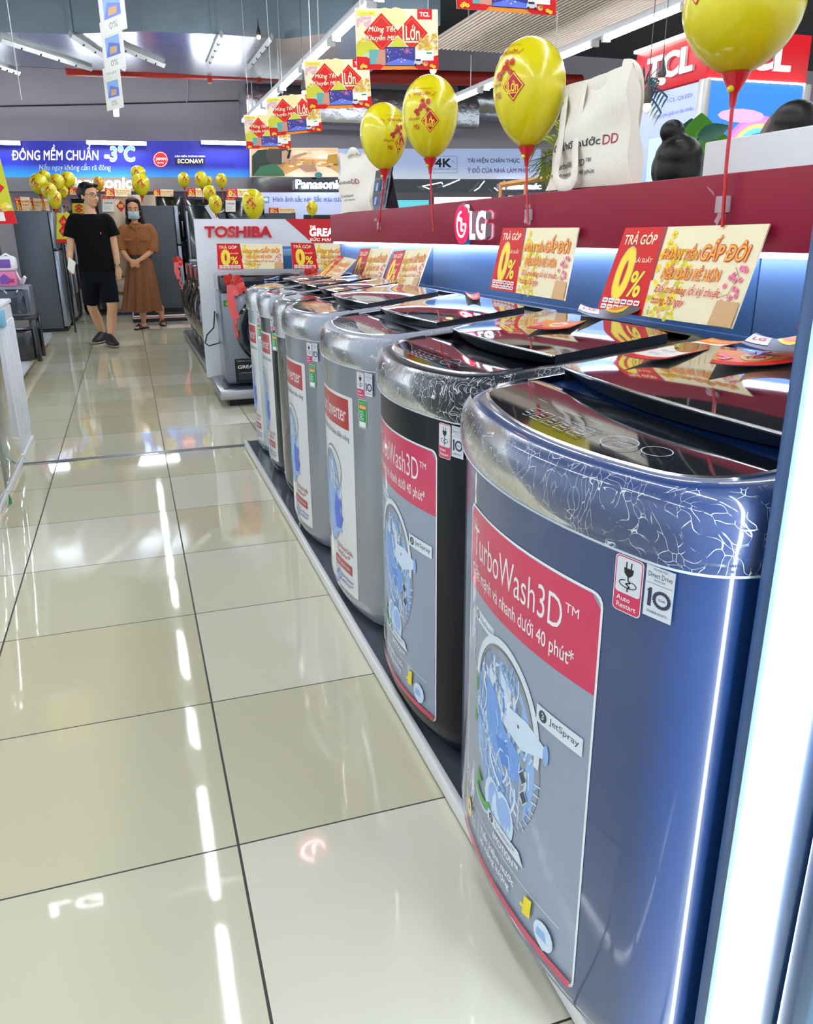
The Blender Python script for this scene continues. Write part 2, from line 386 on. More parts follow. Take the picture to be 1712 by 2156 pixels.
# logo, lit
lgo = mat('logo_red', 'd3123c', .2, coat=.5, emit=1.2, ecol='c80a34'); lit = mat('lit_white_letters', 'ffffff', .3, emit=4.5, ecol='f2f4ff')
t = thing('wall_logo', 'round red and white lit logo sign with chrome rim on the crimson header', 'logo sign', (1.3, 3.135, 1.268))
fn = lambda u, v, d: (-.002-d, -u, v)
mb = MB(); mb.prism(circ(0, 0, .078, n=36), chrome, fn, 0, .022); mb.build('rim', t)
mb = MB(); mb.prism(circ(0, 0, .072, n=36), lgo, fn, .018, .025); disc = mb.build('disc', t)
S = Sheet(); a = circ(0, 0, .046, n=26, a0=math.pi*.5, a1=math.pi*2); S.line(a, .008, lit); S.line([(.046, 0), (.02, 0)], .008, lit); S.line([(0, .024), (0, -.022), (.018, -.022)], .008, lit); S.disc(-.02, .02, .0085, lit)
S.into(mb := MB(), lambda u, v, l: (-.0275-l, -u, v)); mb.build('face_mark', t)
t = thing('lit_letters', 'lit white letters beside the round red logo on the crimson header', 'sign letters', (1.3, 2.89, 1.212))
for ch, u in (('L', -.152), ('G', -.09)):
    vs, fs = text2d(ch, .03); x0 = min(v[0] for v in vs); x1 = max(v[0] for v in vs); y0 = min(v[1] for v in vs); y1 = max(v[1] for v in vs)
    wd = .056 if ch == 'L' else .088
    mb = MB(); T = lambda v, d: (-.004-d, -(u+(v[0]-x0)/(x1-x0)*wd), (v[1]-y0)/(y1-y0)*.102)
    mb.add([T(v, .026) for v in vs], fs, lit); mb.add([T(v, .0) for v in vs], fs, lit)
    from collections import Counter
    cnt = Counter(tuple(sorted((f[i], f[(i+1) % len(f)]))) for f in fs for i in range(len(f)))
    n = len(vs); mb.add([T(v, .026) for v in vs]+[T(v, 0) for v in vs], [(a, b, b+n, a+n) for (a, b), c in cnt.items() if c == 1], mat('letter_return', 'b9c0cc', .3, .5))
    mb.build('letter', t)
# white board standing behind the header
a, b = at(1485, 300, AX, 1.78), at(1712, 268, AX, 1.78)
tag(MB().rbox(1.78, .4, .0, 1.83, a.y, a.z, white, .004).build('partition_board'), 'plain white partition board behind the right end of the crimson header', 'partition')

# end panel with light strip
navyf = mat('blue_grey_frame', '33507a', .35, coat=.3)
strip = mat('bright_led_strip', 'ffffff', .3, emit=14, ecol='e4f2ff')
t = thing('lit_end_stand', 'tall blue grey end panel with a bright white light strip at the right edge', 'light panel', (.62, 0, 0))
mb = MB()
mb.rbox(.0, .6215, 0, .68, .645, 1.45, navyf, .003); mb.rbox(.0, .525, 0, .68, .556, 1.45, navyf, .003)
mb.box(.02, .55, 0, .68, .63, 1.45, navyf); mb.rbox(.0, .50, 0, .68, .52, 1.45, navyf, .004); mb.rbox(.02, .515, 0, .68, .53, 1.45, mat('olive_edge', '7d8c84', .4), .003)
mb.build('frame', t)
MB().rbox(-.014, .557, .02, .022, .607, 1.44, strip, .010).build('light_strip', t)
MB().box(-.004, .607, .02, .022, .6215, 1.44, mat('clear_profile', '9cc4ee', .15, coat=.6)).build('diffuser_edge', t)
def dots():
    m = bpy.data.materials.new('dotted_diffuser'); m.use_nodes = True; N = m.node_tree.nodes; L = m.node_tree.links; b = N['Principled BSDF']
    tc = N.new('ShaderNodeTexCoord'); v = N.new('ShaderNodeTexVoronoi'); v.inputs['Scale'].default_value = 45; v.inputs['Randomness'].default_value = 0
    L.new(tc.outputs['Object'], v.inputs['Vector']); r = N.new('ShaderNodeMapRange'); r.inputs[1].default_value = .15; r.inputs[2].default_value = .4; r.inputs[3].default_value = 5; r.inputs[4].default_value = 1.0
    L.new(v.outputs['Distance'], r.inputs[0]); L.new(r.outputs[0], b.inputs['Emission Strength']); b.inputs['Emission Color'].default_value = lin('c6f2ff'); b.inputs['Base Color'].default_value = lin('b8e8f4')
    return m
MB().rbox(.035, .485, 0, .66, .505, 1.4, dots(), .002).build('dotted_diffuser', t)
# lit sign hanging over the aisle, mirrored in the floor tiles
sy = 4.65; a, b, c_, d_ = [at(x, y, AY, sy) for x, y in ((108, 1938), (214, 1872), (625, 1812), (693, 1768))]
t = thing('hanging_sign', 'lit sign over the aisle whose white letters and pink disc mirror in the floor tiles', 'sign', (0, sy, -(a.z+b.z)/2))
zc = -(a.z+b.z)/2; hgt = abs(a.z-b.z)*.75
for ch, u0, u1 in (('L', a.x, a.x+(b.x-a.x)*.42), ('G', a.x+(b.x-a.x)*.48, b.x)):
    vs, fs = text2d(ch, .03); x0 = min(v[0] for v in vs); x1 = max(v[0] for v in vs); y0 = min(v[1] for v in vs); y1 = max(v[1] for v in vs)
    MB().add([(u0+(v[0]-x0)/(x1-x0)*(u1-u0), -.012, -hgt/2+(v[1]-y0)/(y1-y0)*hgt) for v in vs], fs, lit).build('letter', t)
r_ = (d_.x-c_.x)/2; cx_ = (c_.x+d_.x)/2; lgp_ = mat('sign_pink', 'd8506a', .4, emit=.9, ecol='e8304c')
MB().prism(circ(cx_, .0, r_, n=28), lgp_, lambda u, v, d: (u, -d, v), -.02, .012).build('disc', t)
S = Sheet(); S.line(circ(cx_, 0, r_*.65, n=20, a0=math.pi*.5, a1=math.pi*2), r_*.13, lit); S.line([(cx_, r_*.35), (cx_, -r_*.3), (cx_+r_*.3, -r_*.3)], r_*.13, lit); S.into(mb := MB(), lambda u, v, l: (u, -.014-l, v)); mb.build('disc_mark', t)
MB().rbox(a.x-.1, 0, hgt*.9, d_.x+.1, .03, hgt*.9+.03, railm, .004).rbox(a.x-.05, -.0, -hgt*.6, b.x+.05, .02, hgt*.9, mat('sign_back', '30333a', .5), .004).build('bar', t)
for x in (a.x, cx_): MB().tube([(x, .015, hgt*.9), (x, .015, 4.6-zc)], .005, railm, 6).build('rod', t)
MB().box(cx_-.01, .0, 0, cx_+.01, .02, hgt*.9, railm).build('bracket', t)

# ================================================================== WASHING MACHINES
def outline(w, D, B, r, ins=0., back=True, n=19, ext=0.):
    uh = w/2; k = (uh-ins)/uh; fd = lambda y: ins + B*(y/uh)**2
    yc = uh-ins-r; half = []
    for i in range(n//2+1): y = yc*i/(n//2); half.append((fd(y), y))
    d0 = fd(yc); sl = 2*B*yc/uh**2; p1 = (d0+sl*r, uh-ins); p2 = (d0+sl*r+r*1.1, uh-ins)
    for i in range(1, 9):
        t = i/8; half.append(((1-t)**2*d0+2*t*(1-t)*p1[0]+t*t*p2[0], (1-t)**2*yc+2*t*(1-t)*p1[1]+t*t*p2[1]))
    if back: half += [(D*.5, uh-ins), (D-ins-.03, uh-ins), (D-ins, uh-ins-.03)]
    elif ext: half += [(p2[0]+ext, uh-ins)]
    return [(d, -y) for d, y in half[::-1]] + [(d, y) for d, y in half[1:]]
def ring3(o, z, rise=0., D=.64): return [(d, y, z+rise*max(0, d)/D) for d, y in o]

def film_mat(n, sx, sz, thr, dens, tint):
    m = bpy.data.materials.new(n); m.use_nodes = True; t = m.node_tree; N = t.nodes; L = t.links; N.remove(N['Principled BSDF']); out = N['Material Output']
    tc = N.new('ShaderNodeTexCoord'); mp = N.new('ShaderNodeMapping'); mp.inputs['Scale'].default_value = (sx, sx, sz)
    nz = N.new('ShaderNodeTexNoise'); nz.inputs['Scale'].default_value = 9; nz.inputs['Detail'].default_value = 2
    L.new(tc.outputs['Object'], nz.inputs['Vector']); mxv = N.new('ShaderNodeMix'); mxv.data_type = 'VECTOR'; mxv.inputs[0].default_value = .14
    L.new(tc.outputs['Object'], mxv.inputs[4]); L.new(nz.outputs['Color'], mxv.inputs[5]); L.new(mxv.outputs[1], mp.inputs['Vector'])
    v = N.new('ShaderNodeTexVoronoi'); v.feature = 'DISTANCE_TO_EDGE'; v.inputs['Scale'].default_value = 1; L.new(mp.outputs['Vector'], v.inputs['Vector'])
    r = N.new('ShaderNodeMapRange'); r.inputs[1].default_value = thr*.25; r.inputs[2].default_value = thr; r.inputs[3].default_value = 1; r.inputs[4].default_value = 0
    L.new(v.outputs['Distance'], r.inputs[0])
    n2 = N.new('ShaderNodeTexNoise'); n2.inputs['Scale'].default_value = 38; n2.inputs['Detail'].default_value = 4; L.new(tc.outputs['Object'], n2.inputs['Vector'])
    r2 = N.new('ShaderNodeMapRange'); r2.inputs[1].default_value = .62-dens*.3; r2.inputs[2].default_value = .72-dens*.3; L.new(n2.outputs['Fac'], r2.inputs[0])
    mu = N.new('ShaderNodeMath'); mu.operation = 'MULTIPLY'; L.new(r.outputs[0], mu.inputs[0]); L.new(r2.outputs[0], mu.inputs[1])
    ad = N.new('ShaderNodeMath'); ad.operation = 'MULTIPLY_ADD'; ad.inputs[1].default_value = .85; ad.inputs[2].default_value = tint; ad.use_clamp = True; L.new(mu.outputs[0], ad.inputs[0])
    tr = N.new('ShaderNodeBsdfTransparent'); gl = N.new('ShaderNodeBsdfGlossy'); gl.inputs['Roughness'].default_value = .2
    df = N.new('ShaderNodeBsdfPrincipled'); df.inputs['Base Color'].default_value = lin('e6ecf4'); df.inputs['Roughness'].default_value = .3
    bp = N.new('ShaderNodeBump'); bp.inputs['Strength'].default_value = .5; bp.inputs['Distance'].default_value = .004; L.new(mu.outputs[0], bp.inputs['Height'])
    L.new(bp.outputs['Normal'], gl.inputs['Normal'])
    fr = N.new('ShaderNodeFresnel'); fr.inputs[0].default_value = 1.13; L.new(bp.outputs['Normal'], fr.inputs['Normal'])
    m1 = N.new('ShaderNodeMixShader'); L.new(fr.outputs[0], m1.inputs[0]); L.new(tr.outputs[0], m1.inputs[1]); L.new(gl.outputs[0], m1.inputs[2])
    m2 = N.new('ShaderNodeMixShader'); L.new(ad.outputs[0], m2.inputs[0]); L.new(m1.outputs[0], m2.inputs[1]); L.new(df.outputs[0], m2.inputs[2])
    L.new(m2.outputs[0], out.inputs[0]); return m
film_crinkle = film_mat('crinkled_film', 75, 24, .02, .7, .03)
film_streak = film_mat('streaked_film', 120, 12, .035, .7, .03)
film_clear = film_mat('smooth_film', 40, 26, .025, .4, .04)
hem = mat('film_hem', 'd8e2ea', .25, alpha=.75)
olive = mat('olive_sticker', '9a861c', .25, coat=.6)
glassy = mat('smoked_glass', '0b0d14', .04, spec=1., coat=1.)
panelm = mat('control_glass', '10151f', .06, spec=.9, coat=1.)
deckdark = mat('dark_deck', '23272f', .3, coat=.4)

LABB = mat('label_silver', '8f9cb0', .35, coat=.3); LABW = mat('label_white', 'eceef1', .32, coat=.4)
LBLUE = mat('label_rose', 'cc2659', .3, coat=.4)
wat1 = mat('water_light', 'cfe2f6', .35); wat2 = mat('water_mid', '8fb6ea', .35); wat3 = mat('water_deep', '4f86d8', .35); ringm = mat('drum_white', 'd9e2ec', .35); greenw = mat('arrow_green', '58b04e', .4)
darkw = mat('drum_dark', '3b4656', .4); labg2 = mat('label_shade', '8d97a6', .3, coat=.4)
def water(S, cx, cy, rx, ry, n, seed, cloth=True):
    S.step = .06
    q = random.Random(seed)
    S.poly(circ(cx, cy, rx, ry, 34), labg2); S.poly(circ(cx-.04*rx, cy-.04*ry, rx*.92, ry*.92, 30), wat2)
    S.poly(circ(cx-.1*rx, cy+.45*ry, rx*.62, ry*.42, 22), mat('drum_inner', '8793a6', .35)); S.poly(circ(cx-.05*rx, cy+.5*ry, rx*.45, ry*.28, 22), wat1)
    for i in range(n*3):
        a = q.uniform(0, 6.28); r = q.uniform(.05, .86)**.7; x = cx+rx*r*math.cos(a); y = cy+ry*r*math.sin(a)
        L_ = q.uniform(.12, .4)*ry; c = q.choice([wat1, wat1, wat2, wat2, wat3, white, ringm]); b = q.uniform(-.45, .15)*rx
        pts = [(x+b*math.sin(k/5*2.2), y+L_*(k/5-.5)) for k in range(6)]
        pts = [p for p in pts if ((p[0]-cx)/rx)**2+((p[1]-cy)/ry)**2 < .92]
        if len(pts) > 1: S.line(pts, q.uniform(.012, .05)*rx, c)
    if cloth:
        S.poly([(cx-.55*rx, cy+.5*ry), (cx-.2*rx, cy+.42*ry), (cx+.1*rx, cy+.15*ry), (cx+.5*rx, cy+.05*ry), (cx+.62*rx, cy-.2*ry), (cx+.35*rx, cy-.35*ry), (cx+.05*rx, cy-.2*ry), (cx-.3*rx, cy-.3*ry), (cx-.5*rx, cy)], mat('shirt_blue', '6f9fe6', .35))
        for k in range(10): x = cx+rx*q.uniform(-.5, .5); y = cy+ry*q.uniform(-.3, .4); S.line([(x, y+.12*ry), (x+.08*rx, y), (x+.05*rx, y-.14*ry)], .018*rx, q.choice([wat1, wat3, wat2]))
        S.poly([(cx-.15*rx, cy-.05*ry), (cx+.2*rx, cy+.02*ry), (cx+.32*rx, cy-.22*ry), (cx+.05*rx, cy-.3*ry)], wat3); S.line([(cx-.1*rx, cy-.28*ry), (cx+.0*rx, cy-.14*ry), (cx+.25*rx, cy-.12*ry), (cx+.3*rx, cy-.25*ry)], .025*rx, wat1)
        for i in range(16):
            a = -1.9+i*.12; S.line([(cx+rx*.9*math.cos(a), cy+ry*.95*math.sin(a)), (cx+rx*q.uniform(.98, 1.04)*math.cos(a+.03), cy+ry*q.uniform(.98, 1.05)*math.sin(a+.03))], .02*rx, wat1)
        for a in (-2.0, -1.2): S.poly(circ(cx+.45*rx*math.cos(a), cy-.9*ry, rx*.3, ry*.28, 14), wat1); S.poly(circ(cx+.45*rx*math.cos(a)+.03*rx, cy-.86*ry, rx*.2, ry*.2, 14), wat2)
    S.line(circ(cx+.0*rx, cy+.25*ry, rx*.93, ry*.78, 24, -.2, 3.0), .11*rx, ringm); S.line(circ(cx+.0*rx, cy+.25*ry, rx*.85, ry*.70, 24, -.15, 2.9), .025*rx, grey); S.step = 1
def turbo_sheet(w=.42, h=.68):
    S = Sheet(); S.poly(rrect(0, 0, w, h, .018), LABW); S.poly(rrect(.004, .004, w-.004, h-.004, .016), LABB)
    S.poly([(.004, h-.15), (w-.004, h-.15), (w-.004, h-.022), (w-.02, h-.005), (.02, h-.005), (.004, h-.022)], LBLUE)
    S.text('LG', .022, h-.034, .02, .013, lgrey)
    S.text('TurboWash3D', .026, h-.087, .318, .052, LABW, -.004); S.text('TM', .35, h-.052, .028, .014, LABW)
    S.text('Giặt mạnh và nhanh dưới 40 phút*', .018, h-.136, .355, .034, LABW, .008)
    S.poly([(.05, h-.2), (.145, h-.2), (.145, h-.178), (.05, h-.178)], ringm); S.disc(.062, h-.189, .008, darkw); S.text('1', .0595, h-.1935, .004, .009, white); S.text('WaveForce™', .075, h-.194, .064, .01, grey)
    S.line([(.03, h-.25), (.045, h-.225), (.055, h-.25), (.04, h-.275), (.06, h-.3)], .003, ringm)
    water(S, .19, .325, .125, .165, 60, 3)
    S.poly([(.20, .36), (.26, .345), (.32, .368), (.325, .39), (.275, .405), (.22, .40)], wat1); S.disc(.328, .379, .007, wat2, .018); S.disc(.25, .382, .003, darkw)
    S.poly([(.30, .425), (.405, .425), (.405, .455), (.30, .455)], ringm); S.disc(.316, .44, .010, darkw); S.text('3', .3125, .4345, .006, .011, white); S.text('JetSpray', .332, .434, .066, .014, darkw)
    for x, y in ((.27, .30), (.275, .265)): S.poly([(x, y-.016), (x+.013, y), (x, y+.016), (x-.013, y)], ringm); S.poly([(x, y-.013), (x+.011, y), (x, y+.013), (x-.011, y)], darkw)
    S.line(circ(.12, .165, .035, .022, 12, 3.3, 6.0), .014, greenw); S.poly([(.085, .195), (.115, .18), (.09, .165)], greenw); S.line(circ(.12, .158, .04, .028, 12, 3.5, 5.9), .004, ringm)
    for k, y in enumerate((.375, .31)): S.line([(.075-.004*k, y), (.07, y-.03)], .008, greenw)
    S.poly([(.15, .13), (.285, .13), (.27, .152), (.15, .152)], ringm); S.disc(.165, .141, .009, darkw); S.text('2', .162, .1365, .006, .009, white); S.text('TurboDrum™', .18, .1365, .075, .01, grey)
    S.text('6MOTION™', .175, .108, .095, .015, LABW, .02)
    S.line([(.03, .098), (.385, .098)], .0012, LABW)
    S.disc(.04, .066, .017, gold, .022); S.disc(.04, .066, .012, cream, .016); S.poly([(.04+(.010 if i % 2 == 0 else .004)*math.sin(i*.628), .066+(.013 if i % 2 == 0 else .005)*math.cos(i*.628)) for i in range(10)], teal)
    for i in range(3): S.line(circ(.075, .085-.013*i, .012, .008, 8, 2, 5.5), .002, LABW)
    S.line([(.105, .092), (.105, .03)], .0015, LABW)
    S.text('Tiết kiệm nước\nvà năng lượng', .115, .045, .145, .045, LABW, .012); S.text('Tiết kiệm nước và năng lượng 20%', .118, .034, .12, .006, lgrey); S.text('với công nghệ TurboWash', .118, .025, .08, .006, lgrey)
    S.poly([(.29, .045), (.312, .05), (.316, .09), (.295, .085)], yellow); S.poly([(.283, .055), (.292, .057), (.294, .064), (.284, .064)], yellow)
    S.disc(.35, .05, .025, wat1, .026); S.poly([(.33, .04), (.36, .042), (.355, .06), (.335, .058)], wat2); S.ring(.35, .052, .02, .0015, LABW); S.poly([(.34, .03), (.352, .02), (.356, .034)], wat1)
    S.rect(.004, .006, w-.004, .02, LBLUE)
    for i in range(5): S.line([(.02+.012*i, .13-.008*i), (.03+.012*i, .155-.004*i), (.022+.012*i, .17-.01*i)], .0025, ringm)
    return S
def smart_sheet(w=.42, h=.66, first='Smart'):
    S = Sheet(); S.poly(rrect(0, 0, w, h, .006), mat('label_pale', 'dfe1e2', .3, coat=.4))
    S.rect(0, h-.105, w-.03, h-.01, mat('label_brick', 'b52733', .3, coat=.4)); S.text(first+' Inverter', .035, h-.083, .335, .05, LABW)
    S.text('Chuyển động Tiết kiệm điện năng', .03, h-.145, .36, .028, mat('label_ink', '2b2f36', .4))
    water(S, .19, .30, .12, .16, 46, 11, False); S.ring(.215, .40, .10, .006, grey, .075)
    S.poly([(.13, .35), (.25, .33), (.31, .28), (.28, .24), (.31, .2), (.24, .18), (.2, .14), (.17, .2), (.14, .24)], wat2); S.poly([(.24, .32), (.31, .3), (.29, .265), (.32, .25), (.295, .21), (.24, .2), (.22, .26)], blue)
    S.text('Giặt Xoay Chiều\nTurboDrum™', .24, .115, .15, .045, dred); S.rect(.215, .07, .38, .102, mat('label_brick', 'b52733')); S.text('Giặt sạch hơn', .23, .078, .135, .016, LABW)
    S.rect(.02, .12, .12, .15, mat('label_brick', 'b52733')); S.text('Giặt sạch', .03, .128, .08, .012, LABW)
    for i in range(3): S.ring(.235+.02*(i % 2), .052-.016*i, .018, .004, wat3)
    S.text('Smart Motion+\nTurboDrum™', .275, .022, .115, .03, navy); S.text('35L', .06, .06, .05, .02, mat('label_ink', '2b2f36'))
    return S
def icon_sheets():
    A = Sheet(); A.poly(rrect(0, 0, .04, .075, .006), LABW); A.poly(rrect(.001, .001, .039, .074, .0055), LBLUE); A.poly(rrect(.0025, .0255, .0375, .0725, .004), mat('icon_pale', 'd5dbe4', .35))
    A.poly([(.013, .06), (.027, .06), (.026, .053), (.022, .049), (.018, .049), (.014, .053)], black); A.line([(.0165, .06), (.0165, .068)], .0018, black); A.line([(.0235, .06), (.0235, .068)], .0018, black)
    A.line([(.02, .05), (.02, .044), (.024, .042), (.017, .039), (.023, .036), (.02, .034), (.02, .029)], .0018, black); A.line(circ(.02, .039, .012, .005, 14, 1.9, 7.4), .0012, black)
    A.text('Auto\nRestart', .006, .006, .028, .016, LABW, .01)
    B = Sheet(); P_ = mat('icon_pale', 'd5dbe4', .35); I_ = mat('icon_ink', '2a3450', .4); B.rect(0, 0, .036, .066, P_); B.text('INVERTER', .009, .061, .018, .0025, I_); B.text('Direct Drive', .003, .052, .03, .0065, I_); B.text('MOTOR', .011, .0475, .014, .0025, I_)
    B.line([(.002, .044), (.034, .044)], .0005, I_); B.poly([(.005, .014), (.0095, .014), (.0095, .038), (.0065, .038), (.003, .033), (.005, .033)], I_); B.ring(.0225, .026, .0095, .0042, I_); B.text('YEAR', .018, .0245, .009, .003, I_); B.text('WARRANTY', .005, .006, .026, .003, I_)
    G = Sheet(); G.poly(rrect(0, 0, .042, .085, .004), LABW); G.poly(rrect(.0015, .0015, .0405, .0835, .003), green); G.rect(.005, .058, .037, .07, orange)
    for i in range(5): G.poly([(.008+.006*i, .060), (.012+.006*i, .060), (.010+.006*i, .068)], cream)
    for i in range(6): G.rect(.006, .05-.005*i, .006+.028*R.uniform(.6, 1), .0515-.005*i, LABW)
    G.rect(.005, .004, .037, .02, LABW); G.text('NĂNG LƯỢNG', .006, .074, .03, .005, white)
    return A, B, G
TURBO, SMART, SMART2 = turbo_sheet(), smart_sheet(), smart_sheet(first='Dual')
ICA, ICB, ICG = icon_sheets()

def washer(label, ap, c, w, B, body, film, wrap, sheet=None, su=(-.21, .21), top=0., icons=True, energy=None, ringc=None, D=.64, r=.085):
    t = thing('washing_machine', label, 'washing machine', (ap, c, .040), 'top loading washing machines along the red display wall')
    uh = w/2; rise = .07; ringc = ringc or body
    o = lambda i: outline(w, D, B, r, i)
    mb = MB(); mb.loft([ring3(o(.05), 0), ring3(o(.05), .03)], plinth); mb.build('plinth', t)
    mb = MB(); mb.loft([ring3(o(.04), .012), ring3(o(.02), .018), ring3(o(.003), .05), ring3(o(0), .09), ring3(o(0), .84+top)], body); mb.build('body', t)
    zt = .84+top
    mb = MB(); mb.loft([ring3(o(.004), zt-.01), ring3(o(-.004), zt), ring3(o(-.005), zt+.03, rise*.4), ring3(o(-.001), zt+.052, rise*.8), ring3(o(.012), zt+.068, rise), ring3(o(.03), zt+.074, rise), ring3(o(.038), zt+.072, rise)], ringc, False, False)
    mb.build('top_frame', t)
    dz = lambda d: zt+.071+rise*d/D
    oi = o(.036)
    def patch(d0, d1, m, zf, ins_y=0.):
        bm = bmesh.new(); f = bm.faces.new([bm.verts.new((d, y*(1-ins_y/uh), 0)) for d, y in oi])
        for dd, cl in ((d0, 'in'), (d1, 'out')):
            bmesh.ops.bisect_plane(bm, geom=bm.verts[:]+bm.edges[:]+bm.faces[:], plane_co=(dd, 0, 0), plane_no=(1, 0, 0), clear_inner=(cl == 'in'), clear_outer=(cl == 'out'))
        for i in range(1, 8):
            dd = d0+(d1-d0)*i/8
            bmesh.ops.bisect_plane(bm, geom=bm.verts[:]+bm.edges[:]+bm.faces[:], plane_co=(dd, 0, 0), plane_no=(1, 0, 0))
        bm.verts.index_update(); vs = [(v.co.x, v.co.y, zf(v.co.x, v.co.y)) for v in bm.verts]; fs = [[v.index for v in f.verts] for f in bm.faces]; bm.free(); return vs, fs
    L0 = .20
    vs, fs = patch(-.1, L0+.05, panelm, lambda d, y: dz(d)+.004*math.sin(max(0, min(1, d/L0))*math.pi)-(.02 if d > L0+.02 else 0))
    mb = MB(); mb.add(vs, fs, panelm, True); mb.build('control_panel', t)
    vs, fs = patch(L0, D+.1, deckdark, lambda d, y: dz(d)-.012); mb = MB(); mb.add(vs, fs, ringc, True); mb.build('rear_deck', t)
    # chrome line around the control panel
    pts = [(d-.001, y, dz(d)+.003) for d, y in oi if d < L0+.12]
    mb = MB(); mb.tube(pts, .0038, chrome, 6); mb.build('chrome_line', t)
    # lid with raised bowed front lip
    lw = uh-.045; n = 20
    fr_ = lambda y: L0+.012+.045*(y/lw)**2
    zl = lambda d, y: dz(d)+.017+.014*(1-(y/lw)**2)*(1 if d < .3 else max(0, 1-(d-.3)/.2))
    rows = []
    D1 = D-.085
    for k in range(9):
        s_ = k/8; rows.append([((fr_(y))*(1-s_)+D1*s_-(.03*s_*(abs(y)/lw)**4), y, zl(fr_(y)*(1-s_)+D1*s_, y)) for y in [lw*(2*i/n-1) for i in range(n+1)]])
    mb = MB(); mb.loft(rows, glassy, False, False, False, True)
    lip = [[(d+.0, y, z) for d, y, z in rows[0]], [(d-.006, y, z-.005) for d, y, z in rows[0]], [(d+.022, y, dz(d)-.004) for d, y, z in rows[0]]]
    mb.loft(lip, deckdark, False, False, False, True)
    for sd in (0, -1): mb.loft([[rw[sd] for rw in rows], [(rw[sd][0], rw[sd][1], dz(rw[sd][0])-.012) for rw in rows]], deckdark, False, False, False, False)
    mb.loft([rows[-1], [(d, y, z-.03) for d, y, z in rows[-1]]], deckdark, False, False, False, False)
    lid = mb.build('lid', t)
    MB().tube([(d-.005, y, z-.002) for d, y, z in rows[0]], .0026, chrome, 6).build('lid_edge', lid)
    # control panel prints
    S = Sheet()
    wl = mat('panel_white', 'aab4c6', .4)
    for i in range(6):
        x = -.14+.034*i; S.line([(x, .05), (x+.024, .05), (x+.024, .08), (x, .08), (x, .05)], .0012, wl); S.rect(x+.004, .058, x+.02, .060, wl); S.rect(x+.004, .066, x+.016, .068, wl)
    S.ring(.11, .075, .027, .0016, wl, .02); S.ring(.165, .085, .02, .0014, wl, .015); S.text('START', .097, .072, .026, .005, wl)
    for k in range(4): S.line([(-.14+.05*k, .10), (-.11+.05*k, .10)], .0012, wl)
    mb = MB(); sc_ = (uh-.04)/.28
    S.into(mb, lambda u, v, l: (v*1.05+.03*(u/.25)**2*.6+.012, -u*sc_, dz(v*1.05)+.0014+.004*math.sin(max(0, min(1, v/L0))*math.pi)+l), eps=.0002, cuts=[-.24+.03*i for i in range(17)], vcuts=[.03, .05, .07, .09, .11]); mb.build('panel_print', t)
    # stickers on the front
    fd = lambda y: B*(y/uh)**2
    def stick(S_, u0, v0, nm, sx=1., sy=1., lift=.0006, parent=t):
        m_ = MB(); S_.into(m_, lambda u, v, l: (fd(u0+u*sx)-l-lift, -(u0+u*sx), v0+v*sy), [.02*i for i in range(1, 24)], .00008); return m_.build(nm, parent)
    if sheet: stick(sheet, su[0], .115-.04+top*.5, 'promo_sticker', (su[1]-su[0])/.42, 1.)
    if icons:
        k = uh/.34; stick(ICA, .222*k, .745, 'restart_sticker', k); stick(ICB, .265*k, .755, 'warranty_sticker', k)
    if energy: stick(ICG, energy, .655, 'energy_label', 1)
    # plastic wrap
    if film:
        o2 = lambda i: outline(w, D, B, r, i-.007, False, ext=.12)
        mb = MB(); mb.loft([ring3(o2(.001), zt-wrap), ring3(o2(-.001), zt-wrap*.5), ring3(o2(-.004), zt), ring3(o2(-.005), zt+.03, rise*.4), ring3(o2(.0), zt+.057, rise*.8), ring3(o2(.013), zt+.075, rise)], film, False, False, False)
        f_ = mb.build('plastic_wrap', t, sharp=0)
        MB().tube(ring3(o2(.0), zt-wrap), .0016, hem, 5).build('wrap_hem', f_)
    return t

bl = mat('deep_blue_enamel', '15386f', .3, coat=.9, noise=.03); bk = mat('black_enamel', '080d1a', .32, coat=.1, spec=.2)
sv = mat('silver_enamel', '8f949e', .24, .25, coat=.5, noise=.03); svt = mat('silver_top', '959ca8', .42, .05, coat=.12, spec=.4); sv2 = mat('pale_silver_enamel', 'b4c4cc', .2, .3, coat=.6); bk2 = mat('graphite_enamel', '3a3d44', .2, .4, coat=.5)
washer('deep blue washing machine nearest the camera beside the bright white light strip', .505, 1.03, .725, .072, bl, film_crinkle, .014, TURBO, (-.193, .223))
washer('black washing machine with a pink and grey sheet, second in the row from the camera', .555, 1.765, .66, .07, bk, film_streak, .012, TURBO, (-.21, .21), ringc=bk)
washer('silver washing machine with a Smart Inverter sheet, third in the row from the camera', .565, 2.475, .67, .07, sv, film_clear, .012, SMART, (-.21, .19), energy=.225, ringc=svt)
washer('silver washing machine fourth in the row, its front sheet half hidden by the third', .565, 3.185, .65, .07, sv, film_clear, .012, SMART2, (-.21, .19), energy=.225, ringc=svt)
washer('dark narrow washing machine set back between the silver fourth and the graphite one', .615, 3.735, .42, .05, bk2, film_crinkle, .08, None, icons=False, ringc=bk, r=.06)
washer('graphite washing machine with a brick red front sheet, second from the far end', .61, 4.17, .43, .05, bk2, film_streak, .03, SMART2, (-.15, .14), energy=.15, ringc=svt, r=.06)
washer('pale silver washing machine at the far end of the row', .61, 4.63, .46, .05, sv2, film_clear, .03, SMART, (-.15, .14), energy=.15, ringc=svt, r=.06)

